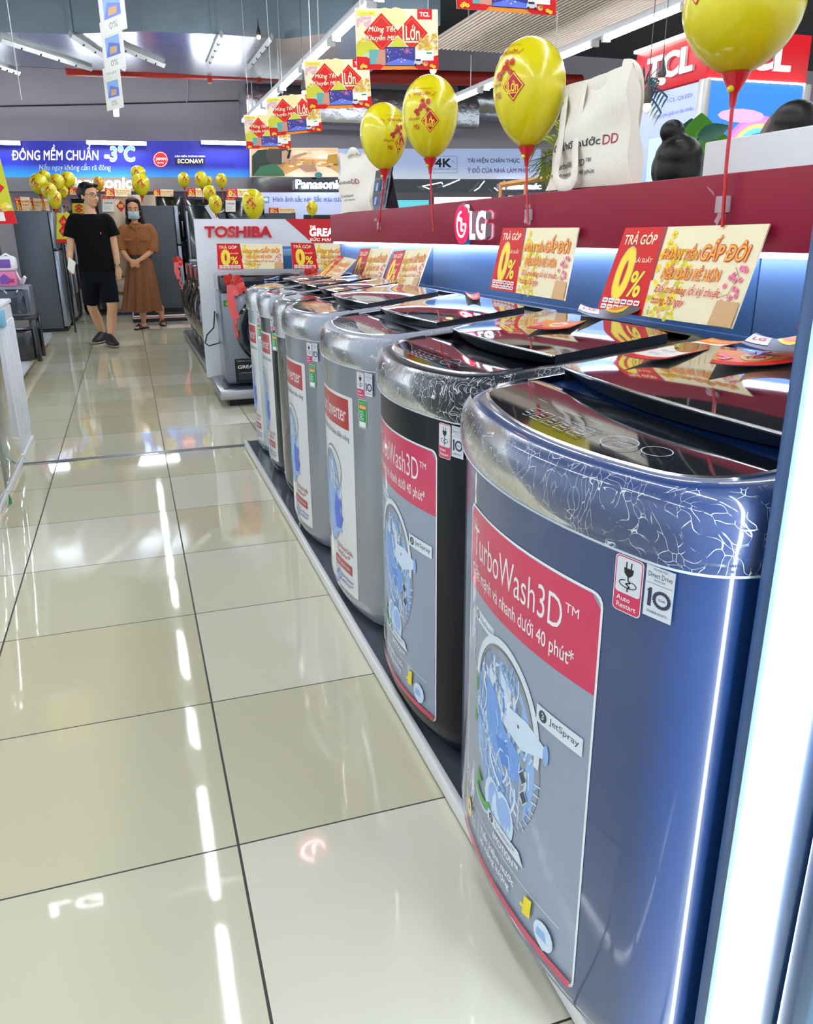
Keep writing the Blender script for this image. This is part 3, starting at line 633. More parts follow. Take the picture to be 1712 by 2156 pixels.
# ================================================================== POSTERS, BALLOONS, BAGS
def board_from(name, label, cat, BL, BR, TL, sheet, w, h, th=.004, group=None, back=None, bend=0.):
    """a printed board with its lower left corner at BL, as seen from the front"""
    BL, BR, TL = Vector(BL), Vector(BR), Vector(TL); ux = (BR-BL)/w; uy = (TL-BL)/h; n = ux.cross(uy).normalized()
    o = (BL+BR)/2; rel = BL-o
    fn = lambda u, v, l: rel+ux*u+uy*v+n*(l+bend*math.sin(math.pi*u/w))
    mb = MB(); mb.prism([(0, 0)]+[(w*i/8, 0) for i in range(1, 8)]+[(w, 0), (w, h)]+[(w*i/8, h) for i in range(7, 0, -1)]+[(0, h)] if bend else [(0, 0), (w, 0), (w, h), (0, h)], back or cream, fn, -th, 0)
    sheet.into(mb, fn, [w*i/8 for i in range(1, 8)] if bend else (), .00006)
    ob = mb.build(name, None, o, sharp=None); return tag(ob, label, cat, group)
amber = mat('amber_print', 'ffb02a', .45)
def promo_sheet(w=.53, h=.225, detail=True):
    S = Sheet(); q = random.Random(4); S.rect(0, 0, w, h, cream)
    S.step = .1
    for i in range(150 if detail else 20):
        x = .19+.10*q.random()+.06*q.random(); y = q.random()*h*.75; r = q.uniform(.003, .009)
        S.poly(circ(x, y, r, r*.8, 7), q.choice([lime, yellow, gold, yellow]))
    for i in range(9): S.flower(.20+.05*q.random(), .12+.09*q.random(), .011, yellow, orange)
    S.step = 1
    S.poly([(0, 0), (.205, 0), (.19, .10), (.175, h), (0, h)], red); S.poly([(.165, h), (.185, h), (.2, .09), (.19, .09)], dred)
    S.text('TRẢ GÓP', .016, h-.045, .142, .034, cream, .02, out=(dred, .03))
    S.text('0', .036, .04, .06, .125, yellow, .035, out=[(dred, .06), (gold, .03)]); S.text('%', .108, .044, .054, .066, yellow, .02, out=(dred, .04))
    S.text('LÃI SUẤT', .098, .133, .072, .017, cream, .02)
    for r in range(2):
        for i in range(6): S.poly(rrect(.012+.029*i, .006+.016*r, .037+.029*i, .019+.016*r, .003), paper); S.rect(.016+.029*i, .010+.016*r, .032+.029*i, .0145+.016*r, q.choice([red, navy, green, grey, orange]))
    S.text('HOÀN TIỀN', .208, .143, .135, .038, amber, .012, .15, out=(red, .032)); S.text('GẤP ĐÔI', .35, .143, .155, .056, amber, .015, .15, out=(red, .032))
    S.text('NẾU ĐÂU RẺ HƠN', .23, .096, .21, .040, amber, .012, .15, out=(red, .032))
    S.text('Đổi trả hàng lỗi kỹ thuật\ntrong 35 ngày', .225, .028, .235, .058, red, 0, .35)
    S.line([(.50, .03), (.485, .07), (.50, .11), (.48, .13)], .0018, brown); S.line([(.485, .07), (.455, .06)], .0015, brown)
    for i in range(16): S.flower(.455+.06*q.random(), .04+.1*q.random(), .006, pink, red)
    S.poly([(.455, 0), (w, 0), (w, .055), (.46, .055)], wood)
    return S
PROMO = promo_sheet()
G_ = 'instalment promo boards standing on the washing machines'
def promo(label, bl, br, tl, x0, x1, g=G_, **k): return board_from('promo_board', label, 'promo board', at(*bl, AX, x0), at(*br, AX, x0), at(*tl, AX, x1), PROMO, .53, .225, group=g, **k)
promo('large red and cream promo board standing behind the two nearest washing machines', (1258, 652), (1540, 692), (1318, 480), 1.20, 1.285)
promo('red and cream promo board right of the round lit logo, second nearest on the machines', (1032, 608), (1188, 633), (1060, 480), 1.20, 1.285)
promo('red and cream promo board standing third from the right end of the display', (803, 605), (878, 606), (830, 530), 1.19, 1.285)
promo('promo board standing left of its twin below the left end of the header', (733, 600), (796, 608), (760, 524), 1.19, 1.285)
promo('promo board leaning far back on the farthest pale washing machine', (661, 587), (696, 600), (713, 538), 1.0, 1.2)
promo('promo board mostly cut off by the right edge of the photo beside the light strip', (1678, 692), (1990, 735), (1745, 480), 1.20, 1.285)

def leaflet(name, label, cat, pts, z, sheet, w, h, curl=.0, lift=0.):
    BL, BR, TL, TR = [at(*p, AZ, z) for p in pts]; c = (BL+TR)/2
    def fn(u, v, l):
        a, b = u/w, v/h; p = (BL*(1-a)+BR*a)*(1-b)+(TL*(1-a)+TR*a)*b-c
        return (p.x, p.y, p.z+l+curl*(4*(a-.5)**2)+lift*math.sin(math.pi*b)*a)
    mb = MB(); g = [w*i/10 for i in range(11)]; gv = [h*i/6 for i in range(7)]
    vs = [fn(a, b, -.0006) for b in gv for a in g]; mb.add(vs, [(j*11+i, j*11+i+1, j*11+i+12, j*11+i+11) for j in range(6) for i in range(10)], paper, True)
    sheet.into(mb, fn, g[1:-1], .0003, gv[1:-1]); return tag(mb.build(name, None, c, sharp=None), label, cat)
S = Sheet(); S.rect(0, 0, .3, .2, paper); S.rect(0, .16, .3, .2, orange); S.rect(0, 0, .3, .02, red); S.rect(.26, .02, .3, .16, red)
S.text('TIẾT KIỆM ĐẾN', .04, .168, .2, .022, cream, .02); S.text('8.990.000', .05, .09, .18, .035, black, .02); S.text('Máy giặt', .05, .055, .1, .018, grey); S.text('9,5 kg', .05, .03, .08, .015, grey)
leaflet('price_card', 'white price card with an orange top lying between the two nearest washing machine lids', 'price card', ((1311, 753), (1405, 760), (1500, 716), (1585, 721)), 1.02, S, .3, .2, .004)
S = Sheet(); S.rect(0, 0, .2, .14, orange); S.rect(0, 0, .2, .03, red); S.disc(.1, .08, .04, cream); S.text('TẾT', .07, .06, .06, .035, red, .03)
for i in range(8): S.flower(R.uniform(.01, .19), R.uniform(.04, .13), .012, pink, yellow)
leaflet('leaflet', 'orange and red festival leaflet lying on the nearest lid at the right', 'leaflet', ((1493, 772), (1678, 768), (1514, 742), (1683, 738)), 1.026, S, .2, .14, .006)
leaflet('leaflet', 'orange leaflet lying flat on the black second lid below the large promo board', 'leaflet', ((1108, 694), (1200, 694), (1150, 676), (1235, 678)), 1.022, S, .2, .14, .004)
S = Sheet(); S.rect(0, 0, .2, .12, mat('grey_paper', '59606c', .4)); S.disc(.14, .07, .05, yellow); S.disc(.14, .07, .038, orange); S.rect(0, .02, .07, .1, paper); S.text('LG', .015, .045, .04, .03, red, .02)
leaflet('curled_card', 'curled dark and yellow card on the second lid below the large promo board', 'leaflet', ((1215, 672), (1345, 670), (1222, 655), (1335, 652)), 1.03, S, .2, .12, .02, .025)
leaflet('curled_card', 'curled dark card on the nearest lid beside the orange leaflet', 'leaflet', ((1560, 735), (1712, 745), (1590, 712), (1712, 720)), 1.045, S, .2, .12, .01, .02)
S = Sheet(); S.rect(0, 0, .12, .08, red); S.rect(.01, .02, .05, .06, yellow); S.text('LG', .06, .025, .04, .03, cream, .02)
leaflet('small_tag_card', 'small red tag card at the back of the third washing machine lid', 'leaflet', ((985, 630), (1012, 632), (978, 618), (1008, 620)), 1.03, S, .12, .08, .008)

# ---- hanging festival posters
def fest_sheet(w=.6, h=.45):
    S = Sheet(); q = random.Random(9); S.rect(0, 0, w, h, cream)
    X = lambda a: a*w; Y = lambda b: b*h
    for i in range(26): S.poly(circ(X(.28+.4*q.random()), Y(.75+.25*q.random()), .03, .02, 8), mat('pale_gold', 'f0dc9a'))
    for i in range(24): S.flower(X(.02+.22*q.random()), Y(.7+.15*q.random()), .011, mat('pale_pink', 'f2c4cf'), pink)
    S.poly([(0, Y(.2)), (X(.2), Y(.25)), (X(.3), Y(.45)), (X(.2), Y(.5)), (X(.0), Y(.42))], lime); S.poly([(0, Y(.15)), (X(.1), Y(.28)), (X(.2), Y(.3)), (X(.2), Y(.1)), (0, Y(.1))], mat('pale_green', 'a9cf9a'))
    S.poly([(X(.38), Y(.36)), (X(.5), Y(.55)), (X(.62), Y(.36))], lime)
    S.poly([(0, 0), (w, 0), (w, Y(.24)), (X(.88), Y(.2)), (X(.7), Y(.08)), (X(.3), Y(.08)), (X(.12), Y(.21)), (0, Y(.22))], red); S.poly([(X(.28), Y(.0)), (X(.75), 0), (X(.68), Y(.06)), (X(.32), Y(.06))], orange)
    for cx, hw, hh in ((.31, .215, .32), (.675, .195, .29)):
        for k, m_ in ((1, dred), (.97, red), (.84, orange), (.81, red)): S.poly([(X(cx-hw*k), Y(.61)), (X(cx), Y(.61-hh*k)), (X(cx+hw*k), Y(.61)), (X(cx), Y(.61+hh*k))], m_)
    S.text('Mừng Tết', X(.15), Y(.60), X(.33), Y(.135), cream, .02, .2, out=(dred, .05)); S.text('Khuyến Mãi', X(.12), Y(.46), X(.36), Y(.13), cream, .02, .2, out=(dred, .05))
    S.text('Lớn', X(.60), Y(.49), X(.17), Y(.25), cream, .02, out=(dred, .05)); S.line([(X(.57), Y(.75)), (X(.57), Y(.46)), (X(.76), Y(.46))], .012, cream)
    S.rect(X(.03), Y(.885), X(.24), Y(.955), yellow); S.text('CHỢ LỚN', X(.055), Y(.895), X(.16), Y(.04), green, .02)
    S.rect(X(.745), Y(.835), X(.925), h, red); S.text('TCL', X(.775), Y(.88), X(.12), Y(.07), paper, .05)
    S.rect(X(.155), Y(.09), X(.36), Y(.33), teal); S.poly([(X(.22), Y(.09)), (X(.36), Y(.09)), (X(.36), Y(.33)), (X(.27), Y(.33))], mat('dusty_rose', 'c98d78'))
    S.rect(X(.71), Y(.15), X(.94), Y(.31), paper); S.rect(X(.85), Y(.26), X(.92), Y(.285), green)
    S.rect(X(.345), Y(.06), X(.71), Y(.375), black); S.rect(X(.352), Y(.075), X(.704), Y(.365), navy); S.poly([(X(.352), Y(.075)), (X(.704), Y(.075)), (X(.704), Y(.14)), (X(.52), Y(.19)), (X(.352), Y(.11))], blue)
    for i in range(34): S.disc(X(.36+.33*q.random()), Y(.12+.22*q.random()), q.uniform(.0015, .006), q.choice([pink, orange, white, skyb, violet]), n=6)
    for a in range(12): S.line([(X(.61), Y(.31)), (X(.61)+.024*math.cos(a*.52), Y(.31)+.024*math.sin(a*.52))], .002, pink)
    S.line([(X(.36), Y(.06)), (X(.35), Y(.03))], .004, grey); S.line([(X(.69), Y(.06)), (X(.71), Y(.03))], .004, grey)
    S.poly([(X(.69), Y(.08)), (X(.70), Y(.15)), (X(.715), Y(.18)), (X(.77), Y(.18)), (X(.80), Y(.13)), (X(.80), Y(.08))], lgrey); S.rect(X(.712), Y(.14), X(.775), Y(.17), black); S.disc(X(.71), Y(.08), .008, black); S.disc(X(.785), Y(.08), .008, black)
    S.disc(X(.835), Y(.09), .017, gold); S.disc(X(.845), Y(.105), .012, brown)
    S.line([(X(.98), Y(.62)), (X(.92), Y(.5)), (X(.86), Y(.4)), (X(.76), Y(.36))], .004, brown); S.line([(X(.92), Y(.5)), (X(.98), Y(.4))], .003, brown)
    for i in range(26): S.flower(X(.76+.22*q.random()), Y(.34+.24*q.random()), .012, q.choice([yellow, gold]), orange)
    for x, y in ((.07, .07), (.1, .05), (.05, .04), (.91, .06), (.94, .04), (.04, .45), (.08, .5)): S.flower(X(x), Y(y), .013, yellow, orange)
    return S
FEST = fest_sheet()
def hang(label, Y, bl, br, tl, w=.6, h=.45):
    o = board_from('hanging_poster', label, 'hanging poster', at(*bl, AY, Y), at(*br, AY, Y), at(*tl, AY, Y), FEST, w, h, group='festival posters hanging in a line', back=paper)
    c = o.location; a, b, t = [at(*p, AY, Y)-c for p in (bl, br, tl)]
    for p in (t.lerp(t+b-a, .12), t.lerp(t+b-a, .88)):
        MB().tube([p, (p.x, p.y, 4.6-c.z)], .0025, mat('nylon_cord', 'c8ccd0', .4), 5).build('cord', o)
hang('hanging poster with red diamonds, the nearest shown whole, right of the air duct', 5.8, (752, 147), (923, 146), (747, 17))
hang('hanging poster with red diamonds, second whole one from the front', 7.0, (648, 230), (783, 226), (639, 126))
hang('tilted hanging poster with red diamonds, third whole one from the front', 8.4, (569, 287), (679, 276), (559, 205))
hang('hanging poster with red diamonds, the farthest, above the left end of the picture banner', 10.4, (519, 313), (613, 313), (513, 242))
hang('hanging poster cut off by the top edge of the photo, only its red bottom showing', 4.9, (962, 18), (1170, 33), (956, -134))

# yellow poster cut off at the left edge
S = Sheet(); S.rect(0, 0, .5, .8, lime); S.rect(0, 0, .5, .13, red); S.rect(0, .03, .40, .12, paper)
for cy in (.62, .36):
    for k, m_ in ((1, dred), (.96, red), (.8, orange), (.77, red)): S.poly([(.28-.19*k, cy), (.28, cy-.19*k), (.28+.19*k, cy), (.28, cy+.19*k)], m_)
    S.text('Lớn', .2, cy-.05, .16, .1, gold, .03)
for i in range(24): S.poly(circ(.2+.28*R.random(), .13+.09*R.random(), .03, .02, 7), R.choice([cream, gold, yellow, brown]))
Yp = 4.55
o = board_from('yellow_poster', 'yellow festival poster with red diamonds cut off by the left edge', 'hanging poster', at(-75, 473, AY, Yp), at(36, 471, AY, Yp), at(-125, 297, AY, Yp), S, .5, .8, back=paper)
for k in (.15, .42): MB().tube([(k-.2, 0, .55), (k-.2, 0, 4.6-o.location.z)], .002, MATS['nylon_cord'], 5).build('cord', o)
# price cards hanging under the aisle rail
S = Sheet(); S.rect(0, 0, .3, .42, paper); S.rect(.05, .12, .25, .28, skyb); S.poly([(.05, .12), (.25, .12), (.25, .2), (.1, .24)], blue); S.poly([(.1, .14), (.2, .14), (.21, .19), (.11, .2)], wood); S.text('Trả góp', .06, .34, .18, .03, grey); S.text('0%', .1, .04, .1, .05, grey)
for Y, (x, y0, y1), lab in ((7.6, (243, 230, 140), 'white price card hanging lowest under the aisle light rail'), (6.2, (243, 148, 40), 'white price card hanging from the aisle light rail above another card'), (5.2, (241, 70, -50), 'white price card hanging from the aisle light rail at the top edge of the photo')):
    c, tp = at(x, y0, AY, Y), at(x, y1, AY, Y); hh = tp.z-c.z; dx = Vector((math.cos(1.12), -math.sin(1.12), 0))*.3
    o = board_from('hanging_card', lab, 'price card', c-dx/2, c+dx/2, c-dx/2+Vector((0, 0, hh)), S, .3, .42, .002, 'price cards hanging from the aisle rail', back=paper)
    MB().tube([(0, 0, hh), (0, 0, 2.97-o.location.z if hh+c.z < 2.95 else hh+.05)], .003, MATS['nylon_cord'], 5).build('cord', o)

# ---- balloons
bal = mat('yellow_balloon', 'd9cc06', .28, spec=.5, coat=.35); cup = mat('red_plastic', 'c81820', .25, coat=.3); bal2 = mat('amber_balloon', 'd9a414', .25, coat=.35)
bprint = mat('balloon_red', 'b81208', .3)
def b_rad(t):  # t 0 bottom .. 1 top -> relative radius
    t = min(1, max(0, t)); x = (t-.57)/.43 if t > .57 else (.57-t)/.57
    return math.sqrt(max(0, 1-x*x)) * (1 if t > .57 else 1-.13*x*x)
def print_sheet():
    S = Sheet()
    for k, m_ in ((1, bprint), (.9, yellow), (.8, mat('balloon_crimson', 'b40f28', .3))): S.poly([(-.30*k, 0), (0, -.34*k), (.30*k, 0), (0, .34*k)], m_)
    S.text('Lớn', -.13, -.12, .27, .24, yellow, .02); S.line([(-.16, .14), (-.16, -.15), (.1, -.15)], .025, yellow)
    S.text('Khuyến', -.78, .0, .42, .15, bprint, .0, .3); S.text('Mãi', -.62, -.24, .26, .15, bprint, .0, .3)
    S.text('CHỢ LỚN', -.6, .72, .62, .12, bprint, .03); S.line([(-.72, .70), (-.85, .82)], .02, bprint); S.line([(.06, .70), (.2, .82)], .02, bprint); S.text('SIÊU THỊ ĐIỆN MÁY', -.7, .90, .8, .06, bprint)
    for i in range(12): S.flower(-.55+.55*R.random(), .2+.38*R.random(), .06, bprint, bprint)
    return S
BPR = print_sheet()
def balloon(label, cx, y0, y1, wpx, ax, val, az=0., pv=-.0, stick=None, group='yellow balloons on red sticks', ps=1.1, m=bal, prints=True, tilt=0., lod=1, ztop=None):
    c = at(cx, (y0+y1)/2, ax, val); dep = (c-Vector((0, 0, EYE))).dot(_f); r = wpx/2*dep/F_PX; h = (y1-y0)*dep/F_PX*1.02
    t = thing('balloon', label, 'balloon', c, group)
    n = 18 if lod else 12; prof = [(r*b_rad(.5-.5*math.cos(math.pi*i/n)), -h/2*math.cos(math.pi*i/n)) for i in range(n+1)]; prof[0] = (r*.06, -h/2); prof[-1] = (.0005, h/2)
    M = Matrix.Rotation(tilt, 4, 'Y'); mb = MB(); mb.lathe(prof, m, 32 if lod else 16, mtx=M)
    if prints:
        a0 = math.atan2(-c.y, -c.x)+az; zc = pv*h; s = ps*r
        def fn(u, v, l):
            z = zc+v*s; rr = r*b_rad((z+h/2)/h)+.0008+l; a = a0+u*s/r; return M @ Vector((rr*math.cos(a), rr*math.sin(a), z))
        (BPR if lod else BPR).into(mb, fn, [-.8+.1*i for i in range(12)], .0003, [-.3+.1*i for i in range(13)])
    mb.build('envelope', t)
    zb = -h/2; k = r/.15
    mb = MB(); mb.lathe([(.006*k, zb-.03*k), (.012*k, zb-.02*k), (.007*k, zb-.008*k), (.012*k, zb+.006*k)], m, 12, mtx=M); mb.ball(M @ Vector((-.02*k, -.01*k, zb-.035*k)), .009*k, m, 8, 6); mb.build('knot', t)
    mb = MB(); mb.lathe([(.008*k, zb-.075*k), (.011*k, zb-.045*k), (.034*k, zb-.004*k), (.037*k, zb+.004*k), (.033*k, zb+.004*k)], cup, 14, mtx=M); mb.build('cup', t)
    if ztop and c.z-h/2-.06*r/.15 > ztop: MB().tube([(0, 0, -h/2-.05*r/.15), (0, 0, ztop-c.z)], .004, cup, 6).build('stick', t)
    if stick:
        e = at(*stick, ax, val)-c; s0 = M @ Vector((0, 0, zb-.05*k)); MB().tube([s0, s0.lerp(e, .5)+Vector((.0, .004, 0)), e], .0045*min(1, k*1.1), cup, 8).build('stick', t)
    return t
bx = 1.288
balloon('large yellow balloon at the top right, cut off by the top edge', 1564, -85, 141, 246, AX, bx-.01, az=-.85, pv=.22, stick=(1521, 478))
balloon('yellow balloon on a red stick just left of the large tote bag', 1114, 93, 299, 152, AX, bx-.005, az=-.45, pv=.02, stick=(1112, 475))
balloon('yellow balloon with its red diamond print squarely facing, left of the lit logo', 906, 168, 326, 118, AX, bx-.005, az=0., pv=-.08, stick=(913, 488))
balloon('leftmost balloon on the header, before the small tote bag and dark card stand', 808, 224, 352, 100, AX, bx-.005, az=.85, pv=-.12, stick=(797, 490))
clear = mat('clear_tape', 'e8dfe6', .2, alpha=.35)
for x, y, lab in ((1521, 430, 'crinkled clear tape holding the stick of the large right balloon'), (1112, 452, 'crinkled clear tape holding the balloon stick below the large tote bag'), (797, 476, 'crinkled clear tape holding the leftmost balloon stick on the header')):
    c = at(x, y, AX, 1.291); mb = MB()
    for i in range(5):
        a = Vector((R.uniform(-.004, 0), R.uniform(-.03, .03), R.uniform(-.03, .03))); b = a+Vector((-.006, R.uniform(-.02, .02), R.uniform(-.025, .025)))
        mb.add([a, b, b+Vector((0, .012, .01)), a+Vector((.004, .012, .012))], [(0, 1, 2, 3)], clear)
    mb.rbox(-.003, -.022, -.018, .006, .022, .018, clear, .002)
    tag(mb.build('tape', None, c), lab, 'tape', 'tape on the crimson header')
# far balloons
FB = 'small far balloons among the refrigerators'
far = [((63, 100, 367, 408), 12.5, 'big yellow balloon at the left of the far left bunch'), ((80, 105, 359, 382), 12.9, 'yellow balloon at the top of the far left bunch, behind the big one'), ((105, 135, 367, 399), 12.7, 'yellow balloon in the middle of the far left bunch'),
 ((128, 158, 362, 395), 13.0, 'yellow balloon at the right of the far left bunch'), ((87, 119, 385, 420), 12.3, 'yellow balloon low in the far left bunch, overlapping the big one'), ((101, 129, 400, 439), 12.1, 'lowest yellow balloon of the far left bunch, red print facing out'), ((123, 143, 391, 416), 12.9, 'small yellow balloon at the lower right of the far left bunch'),
 ((276, 307, 350, 382), 13.3, 'yellow balloon upper of the two overlapping above the woman'), ((278, 315, 367, 411), 13.0, 'yellow balloon lower of the two overlapping above the woman'), ((375, 399, 364, 394), 13.6, 'single yellow balloon right of the pair above the woman'),
 ((411, 437, 362, 395), 13.2, 'yellow balloon at the top of the right hand string of balloons'), ((432, 447, 372, 391), 13.6, 'yellow balloon half hidden behind the top one of the right hand string'), ((428, 455, 391, 423), 12.8, 'yellow balloon in the middle of the right hand string of balloons'),
 ((440, 468, 412, 449), 12.2, 'yellow balloon at the bottom of the right hand string of balloons'), ((455, 478, 366, 395), 13.6, 'single yellow balloon right of the right hand string'), ((510, 557, 400, 461), 8.6, 'yellow balloon standing right above the white TOSHIBA panel'.replace(' TOSHIBA', ' display')), ((645, 669, 424, 453), 10.0, 'small yellow balloon above the red slanted sign')]
for (x0, x1, y0, y1), Y, lab in far:
    balloon(lab, (x0+x1)/2, y0, y1, x1-x0, AY, Y, az=R.uniform(-.6, .6), pv=-.05, stick=((x0+x1)/2, y1+26) if lab.startswith('yellow balloon standing') else None, ztop=1.57 if (x0 < 160) else (1.36 if Y < 11 else 1.70), group=FB, lod=0)
balloon('amber yellow balloon beside the head of the man in black', 208, 373, 401, 22, AY, 12.8, ztop=1.70, group=FB, m=bal2, lod=0)

# ---- tote bags
canvas = mat('canvas', 'e6e0d2', .75, noise=.05, nscale=40, bump=.25, bscale=90)
tred = mat('bag_red', 'a01c30', .5); tink = mat('bag_ink', '24262b', .5)
def tote(label, BL, BR, TL, TR, dep, prints, seed, straps):
    q = random.Random(seed); BL, BR, TL, TR = [Vector(p) for p in (BL, BR, TL, TR)]; c = (BL+BR)/2
    t = thing('tote_bag', label, 'tote bag', c, 'canvas tote bags on the header')
    bk = Vector((dep, 0, 0)); n = 14
    def face(a, b, side):
        p = (BL*(1-a)+BR*a)*(1-b)+(TL*(1-a)+TR*a)*b-c
        th = dep*(1-.75*b) if side else 0
        bul = .025*math.sin(math.pi*a)*math.sin(math.pi*min(1, b*1.05))+.010*math.sin(a*9+b*5+seed)*(.3+b)*(1-b*.4)+.008*math.sin(a*4-b*11)
        off = dep*.38*b
        return p+Vector((off-bul if not side else off+th+bul, 0, 0))
    mb = MB()
    rings = []
    for j in range(15):
        b = j/14; rings.append([face(i/n, b, 0) for i in range(n+1)]+[face(1-i/n, b, 1) for i in range(n+1)])
    mb.loft(rings, canvas, True, False); body = mb.build('bag_body', t)
    w, h = (BR-BL).length, (TL-BL).length
    S = Sheet(); prints(S, w, h); mb = MB(); S.into(mb, lambda u, v, l: face(u/w, v/h, 0)+Vector((-.0015-l, 0, 0)), [w*i/14 for i in range(1, 14)], .0003, [h*i/14 for i in range(1, 14)]); mb.build('bag_print', t)
    for st in straps:
        pts = [Vector(p)-c for p in st]; sm = []
        for i in range(len(pts)-1):
            for k in range(6): 
                s_ = k/6; a = pts[max(0, i-1)]; b, d = pts[i], pts[i+1]; e = pts[min(len(pts)-1, i+2)]
                sm.append(.5*((2*b)+(d-a)*s_+(2*a-5*b+4*d-e)*s_*s_+(3*b-a-3*d+e)*s_**3))
        sm.append(pts[-1]); MB().tube(sm, (.005, .019), canvas, 8, ref=(1, 0, 0)).build('strap', t)
    return t
def pr_big(S, w, h):
    S.text('Giặt hơi nước', .012, h*.355, w*.66, h*.095, tink, .012); S.text('DD', w*.71, h*.365, w*.16, h*.085, tred)
    S.text('TurboWash3D™', w*.06, h*.2, w*.56, h*.065, tink); S.text('Nhanh mạnh dưới 40 phút', w*.02, h*.11, w*.66, h*.055, tink, .01)
bX = 1.345; A = lambda x, y, X=bX: at(x, y, AX, X)
tote('large cream canvas tote bag standing on the crimson header at the right', A(1150, 402), A(1324, 387), A(1182, 183), A(1316, 131), .05, pr_big, 2,
     [[A(1196, 196, 1.375), A(1188, 230, 1.34), A(1180, 300, 1.325), A(1170, 370, 1.315), A(1185, 392, 1.305), A(1208, 375, 1.305), A(1212, 300, 1.325), A(1222, 230, 1.34), A(1232, 180, 1.37)],
      [A(1312, 140, 1.40), A(1332, 142, 1.41), A(1346, 165, 1.41), A(1348, 215, 1.41), A(1338, 280, 1.40), A(1333, 330, 1.39)]])
def pr_small(S, w, h):
    S.text('Giặt hơi nước', w*.02, h*.47, w*.52, h*.075, tink, .01); S.text('DD', w*.56, h*.47, w*.2, h*.085, tred); S.text('TurboWash3D', w*.12, h*.26, w*.4, h*.04, tink); S.text('dưới 40 phút', w*.2, h*.19, w*.4, h*.04, tink)
tote('smaller cream canvas tote bag farther back beside the dark card stand on the crimson header', A(716, 449), A(782, 443), A(705, 325), A(764, 320), .10, pr_small, 5, [[A(732, 327, 1.38), A(738, 318, 1.36), A(748, 318, 1.36), A(756, 324, 1.38)]])
# card stand
t = thing('card_stand', 'dark folding card stand with small pictures on the header beside the small tote bag', 'card stand', A(806, 441, 1.36))
o = t.location; S = Sheet(); S.rect(0, 0, .3, .36, mat('stand_grey', '6d7480', .4)); S.rect(0, .29, .3, .36, mat('stand_dark', '1e222b', .35))
for i in range(2):
    for j in range(2): S.rect(.03+.13*j, .04+.125*i, .14+.13*j, .15+.125*i, mat('stand_slate', '454c58', .4)); S.rect(.06+.13*j, .05+.125*i, .10+.13*j, .12+.125*i, skyb); S.rect(.03+.13*j, .145+.125*i, .08+.13*j, .15+.125*i, red)
bl_, br_, tl_ = A(780, 443, 1.36)-o, A(812, 439, 1.36)-o, A(792, 360, 1.36)-o
ux, uy = (br_-bl_)/.3, (tl_-bl_)/.36; n = ux.cross(uy).normalized(); fn = lambda u, v, l: bl_+ux*u+uy*v+n*l
mb = MB(); mb.prism([(0, 0), (.3, 0), (.3, .36), (0, .36)], MATS['stand_dark'], fn, -.006, 0); S.into(mb, fn); mb.build('front_card', t)
mb = MB(); p = [A(812, 439, 1.36)-o, A(839, 438, 1.42)-o, A(823, 355, 1.37)-o, A(819, 356, 1.36)-o]; mb.add(p+[q_+Vector((.01, .02, 0)) for q_ in p], [(0, 1, 2, 3), (7, 6, 5, 4), (0, 4, 5, 1), (1, 5, 6, 2), (2, 6, 7, 3), (3, 7, 4, 0)], MATS['stand_dark']); mb.build('back_card', t)

# ================================================================== FAR BRAND WALL
def pxboard(name, label, cat, Y, x0, x1, y0, y1, sheet, back, th=.06, parent=None, pts=None, group=None):
    """board standing across the shop at depth Y; the sheet is drawn in the photo's measures on that plane"""
    c = at((x0+x1)/2, y1, AY, Y); fn = lambda u, v, l: at(u, -v, AY, Y)-c+Vector((0, -l, 0))
    mb = MB(); mb.prism(pts or [(x0, -y1), (x1, -y1), (x1, -y0), (x0, -y0)], back, fn, -th, 0)
    if sheet: sheet.into(mb, fn, (), .003)
    o = mb.build(name, parent, c if parent is None else c-parent.matrix_world.translation, sharp=None)
    return tag(o, label, cat, group) if parent is None else o
def letters3d(parent, t, Y, x, y1, wd, h, m, th=.05, bold=.03, name='letters', side=None):
    vs, fs = text2d(t, bold); a = min(v[0] for v in vs); b = max(v[0] for v in vs); lo = min(v[1] for v in vs); hi = max(v[1] for v in vs)
    org = parent.location; P = lambda v, d: at(x+(v[0]-a)/(b-a)*wd, y1-(v[1]-lo)/(hi-lo)*h, AY, Y)-org+Vector((0, -d, 0))
    n = len(vs); mb = MB(); mb.add([P(v, th) for v in vs], fs, m)
    cnt = {}
    for f in fs:
        for i in range(len(f)):
            k = tuple(sorted((f[i], f[(i+1) % len(f)]))); cnt[k] = cnt.get(k, 0)+1
    mb.add([P(v, th) for v in vs]+[P(v, 0) for v in vs], [(p, q, q+n, p+n) for (p, q), c in cnt.items() if c == 1], side or m)
    return mb.build(name, parent, sharp=None)
def grad_print(n, top, bot, z0, z1, es):
    m = bpy.data.materials.new(n); m.use_nodes = True; N = m.node_tree.nodes; L = m.node_tree.links; b = N['Principled BSDF']
    g = N.new('ShaderNodeTexCoord'); s = N.new('ShaderNodeSeparateXYZ'); L.new(g.outputs['Object'], s.inputs[0])
    r = N.new('ShaderNodeMapRange'); r.inputs[1].default_value = z0; r.inputs[2].default_value = z1; L.new(s.outputs['Z'], r.inputs[0])
    x = N.new('ShaderNodeValToRGB'); x.color_ramp.elements[0].color = lin(bot); x.color_ramp.elements[1].color = lin(top); x.color_ramp.elements[0].position = .0; x.color_ramp.elements[1].position = .55
    L.new(r.outputs[0], x.inputs[0]); L.new(x.outputs[0], b.inputs['Base Color']); L.new(x.outputs[0], b.inputs['Emission Color']); b.inputs['Emission Strength'].default_value = es; b.inputs['Roughness'].default_value = .4
    return m
def lit_(n, c, e): return mat(n, c, .4, emit=e, ecol=c)
banner_m = grad_print('night_sky_print', '23279c', '2c8fdc', 0, .34, .2)
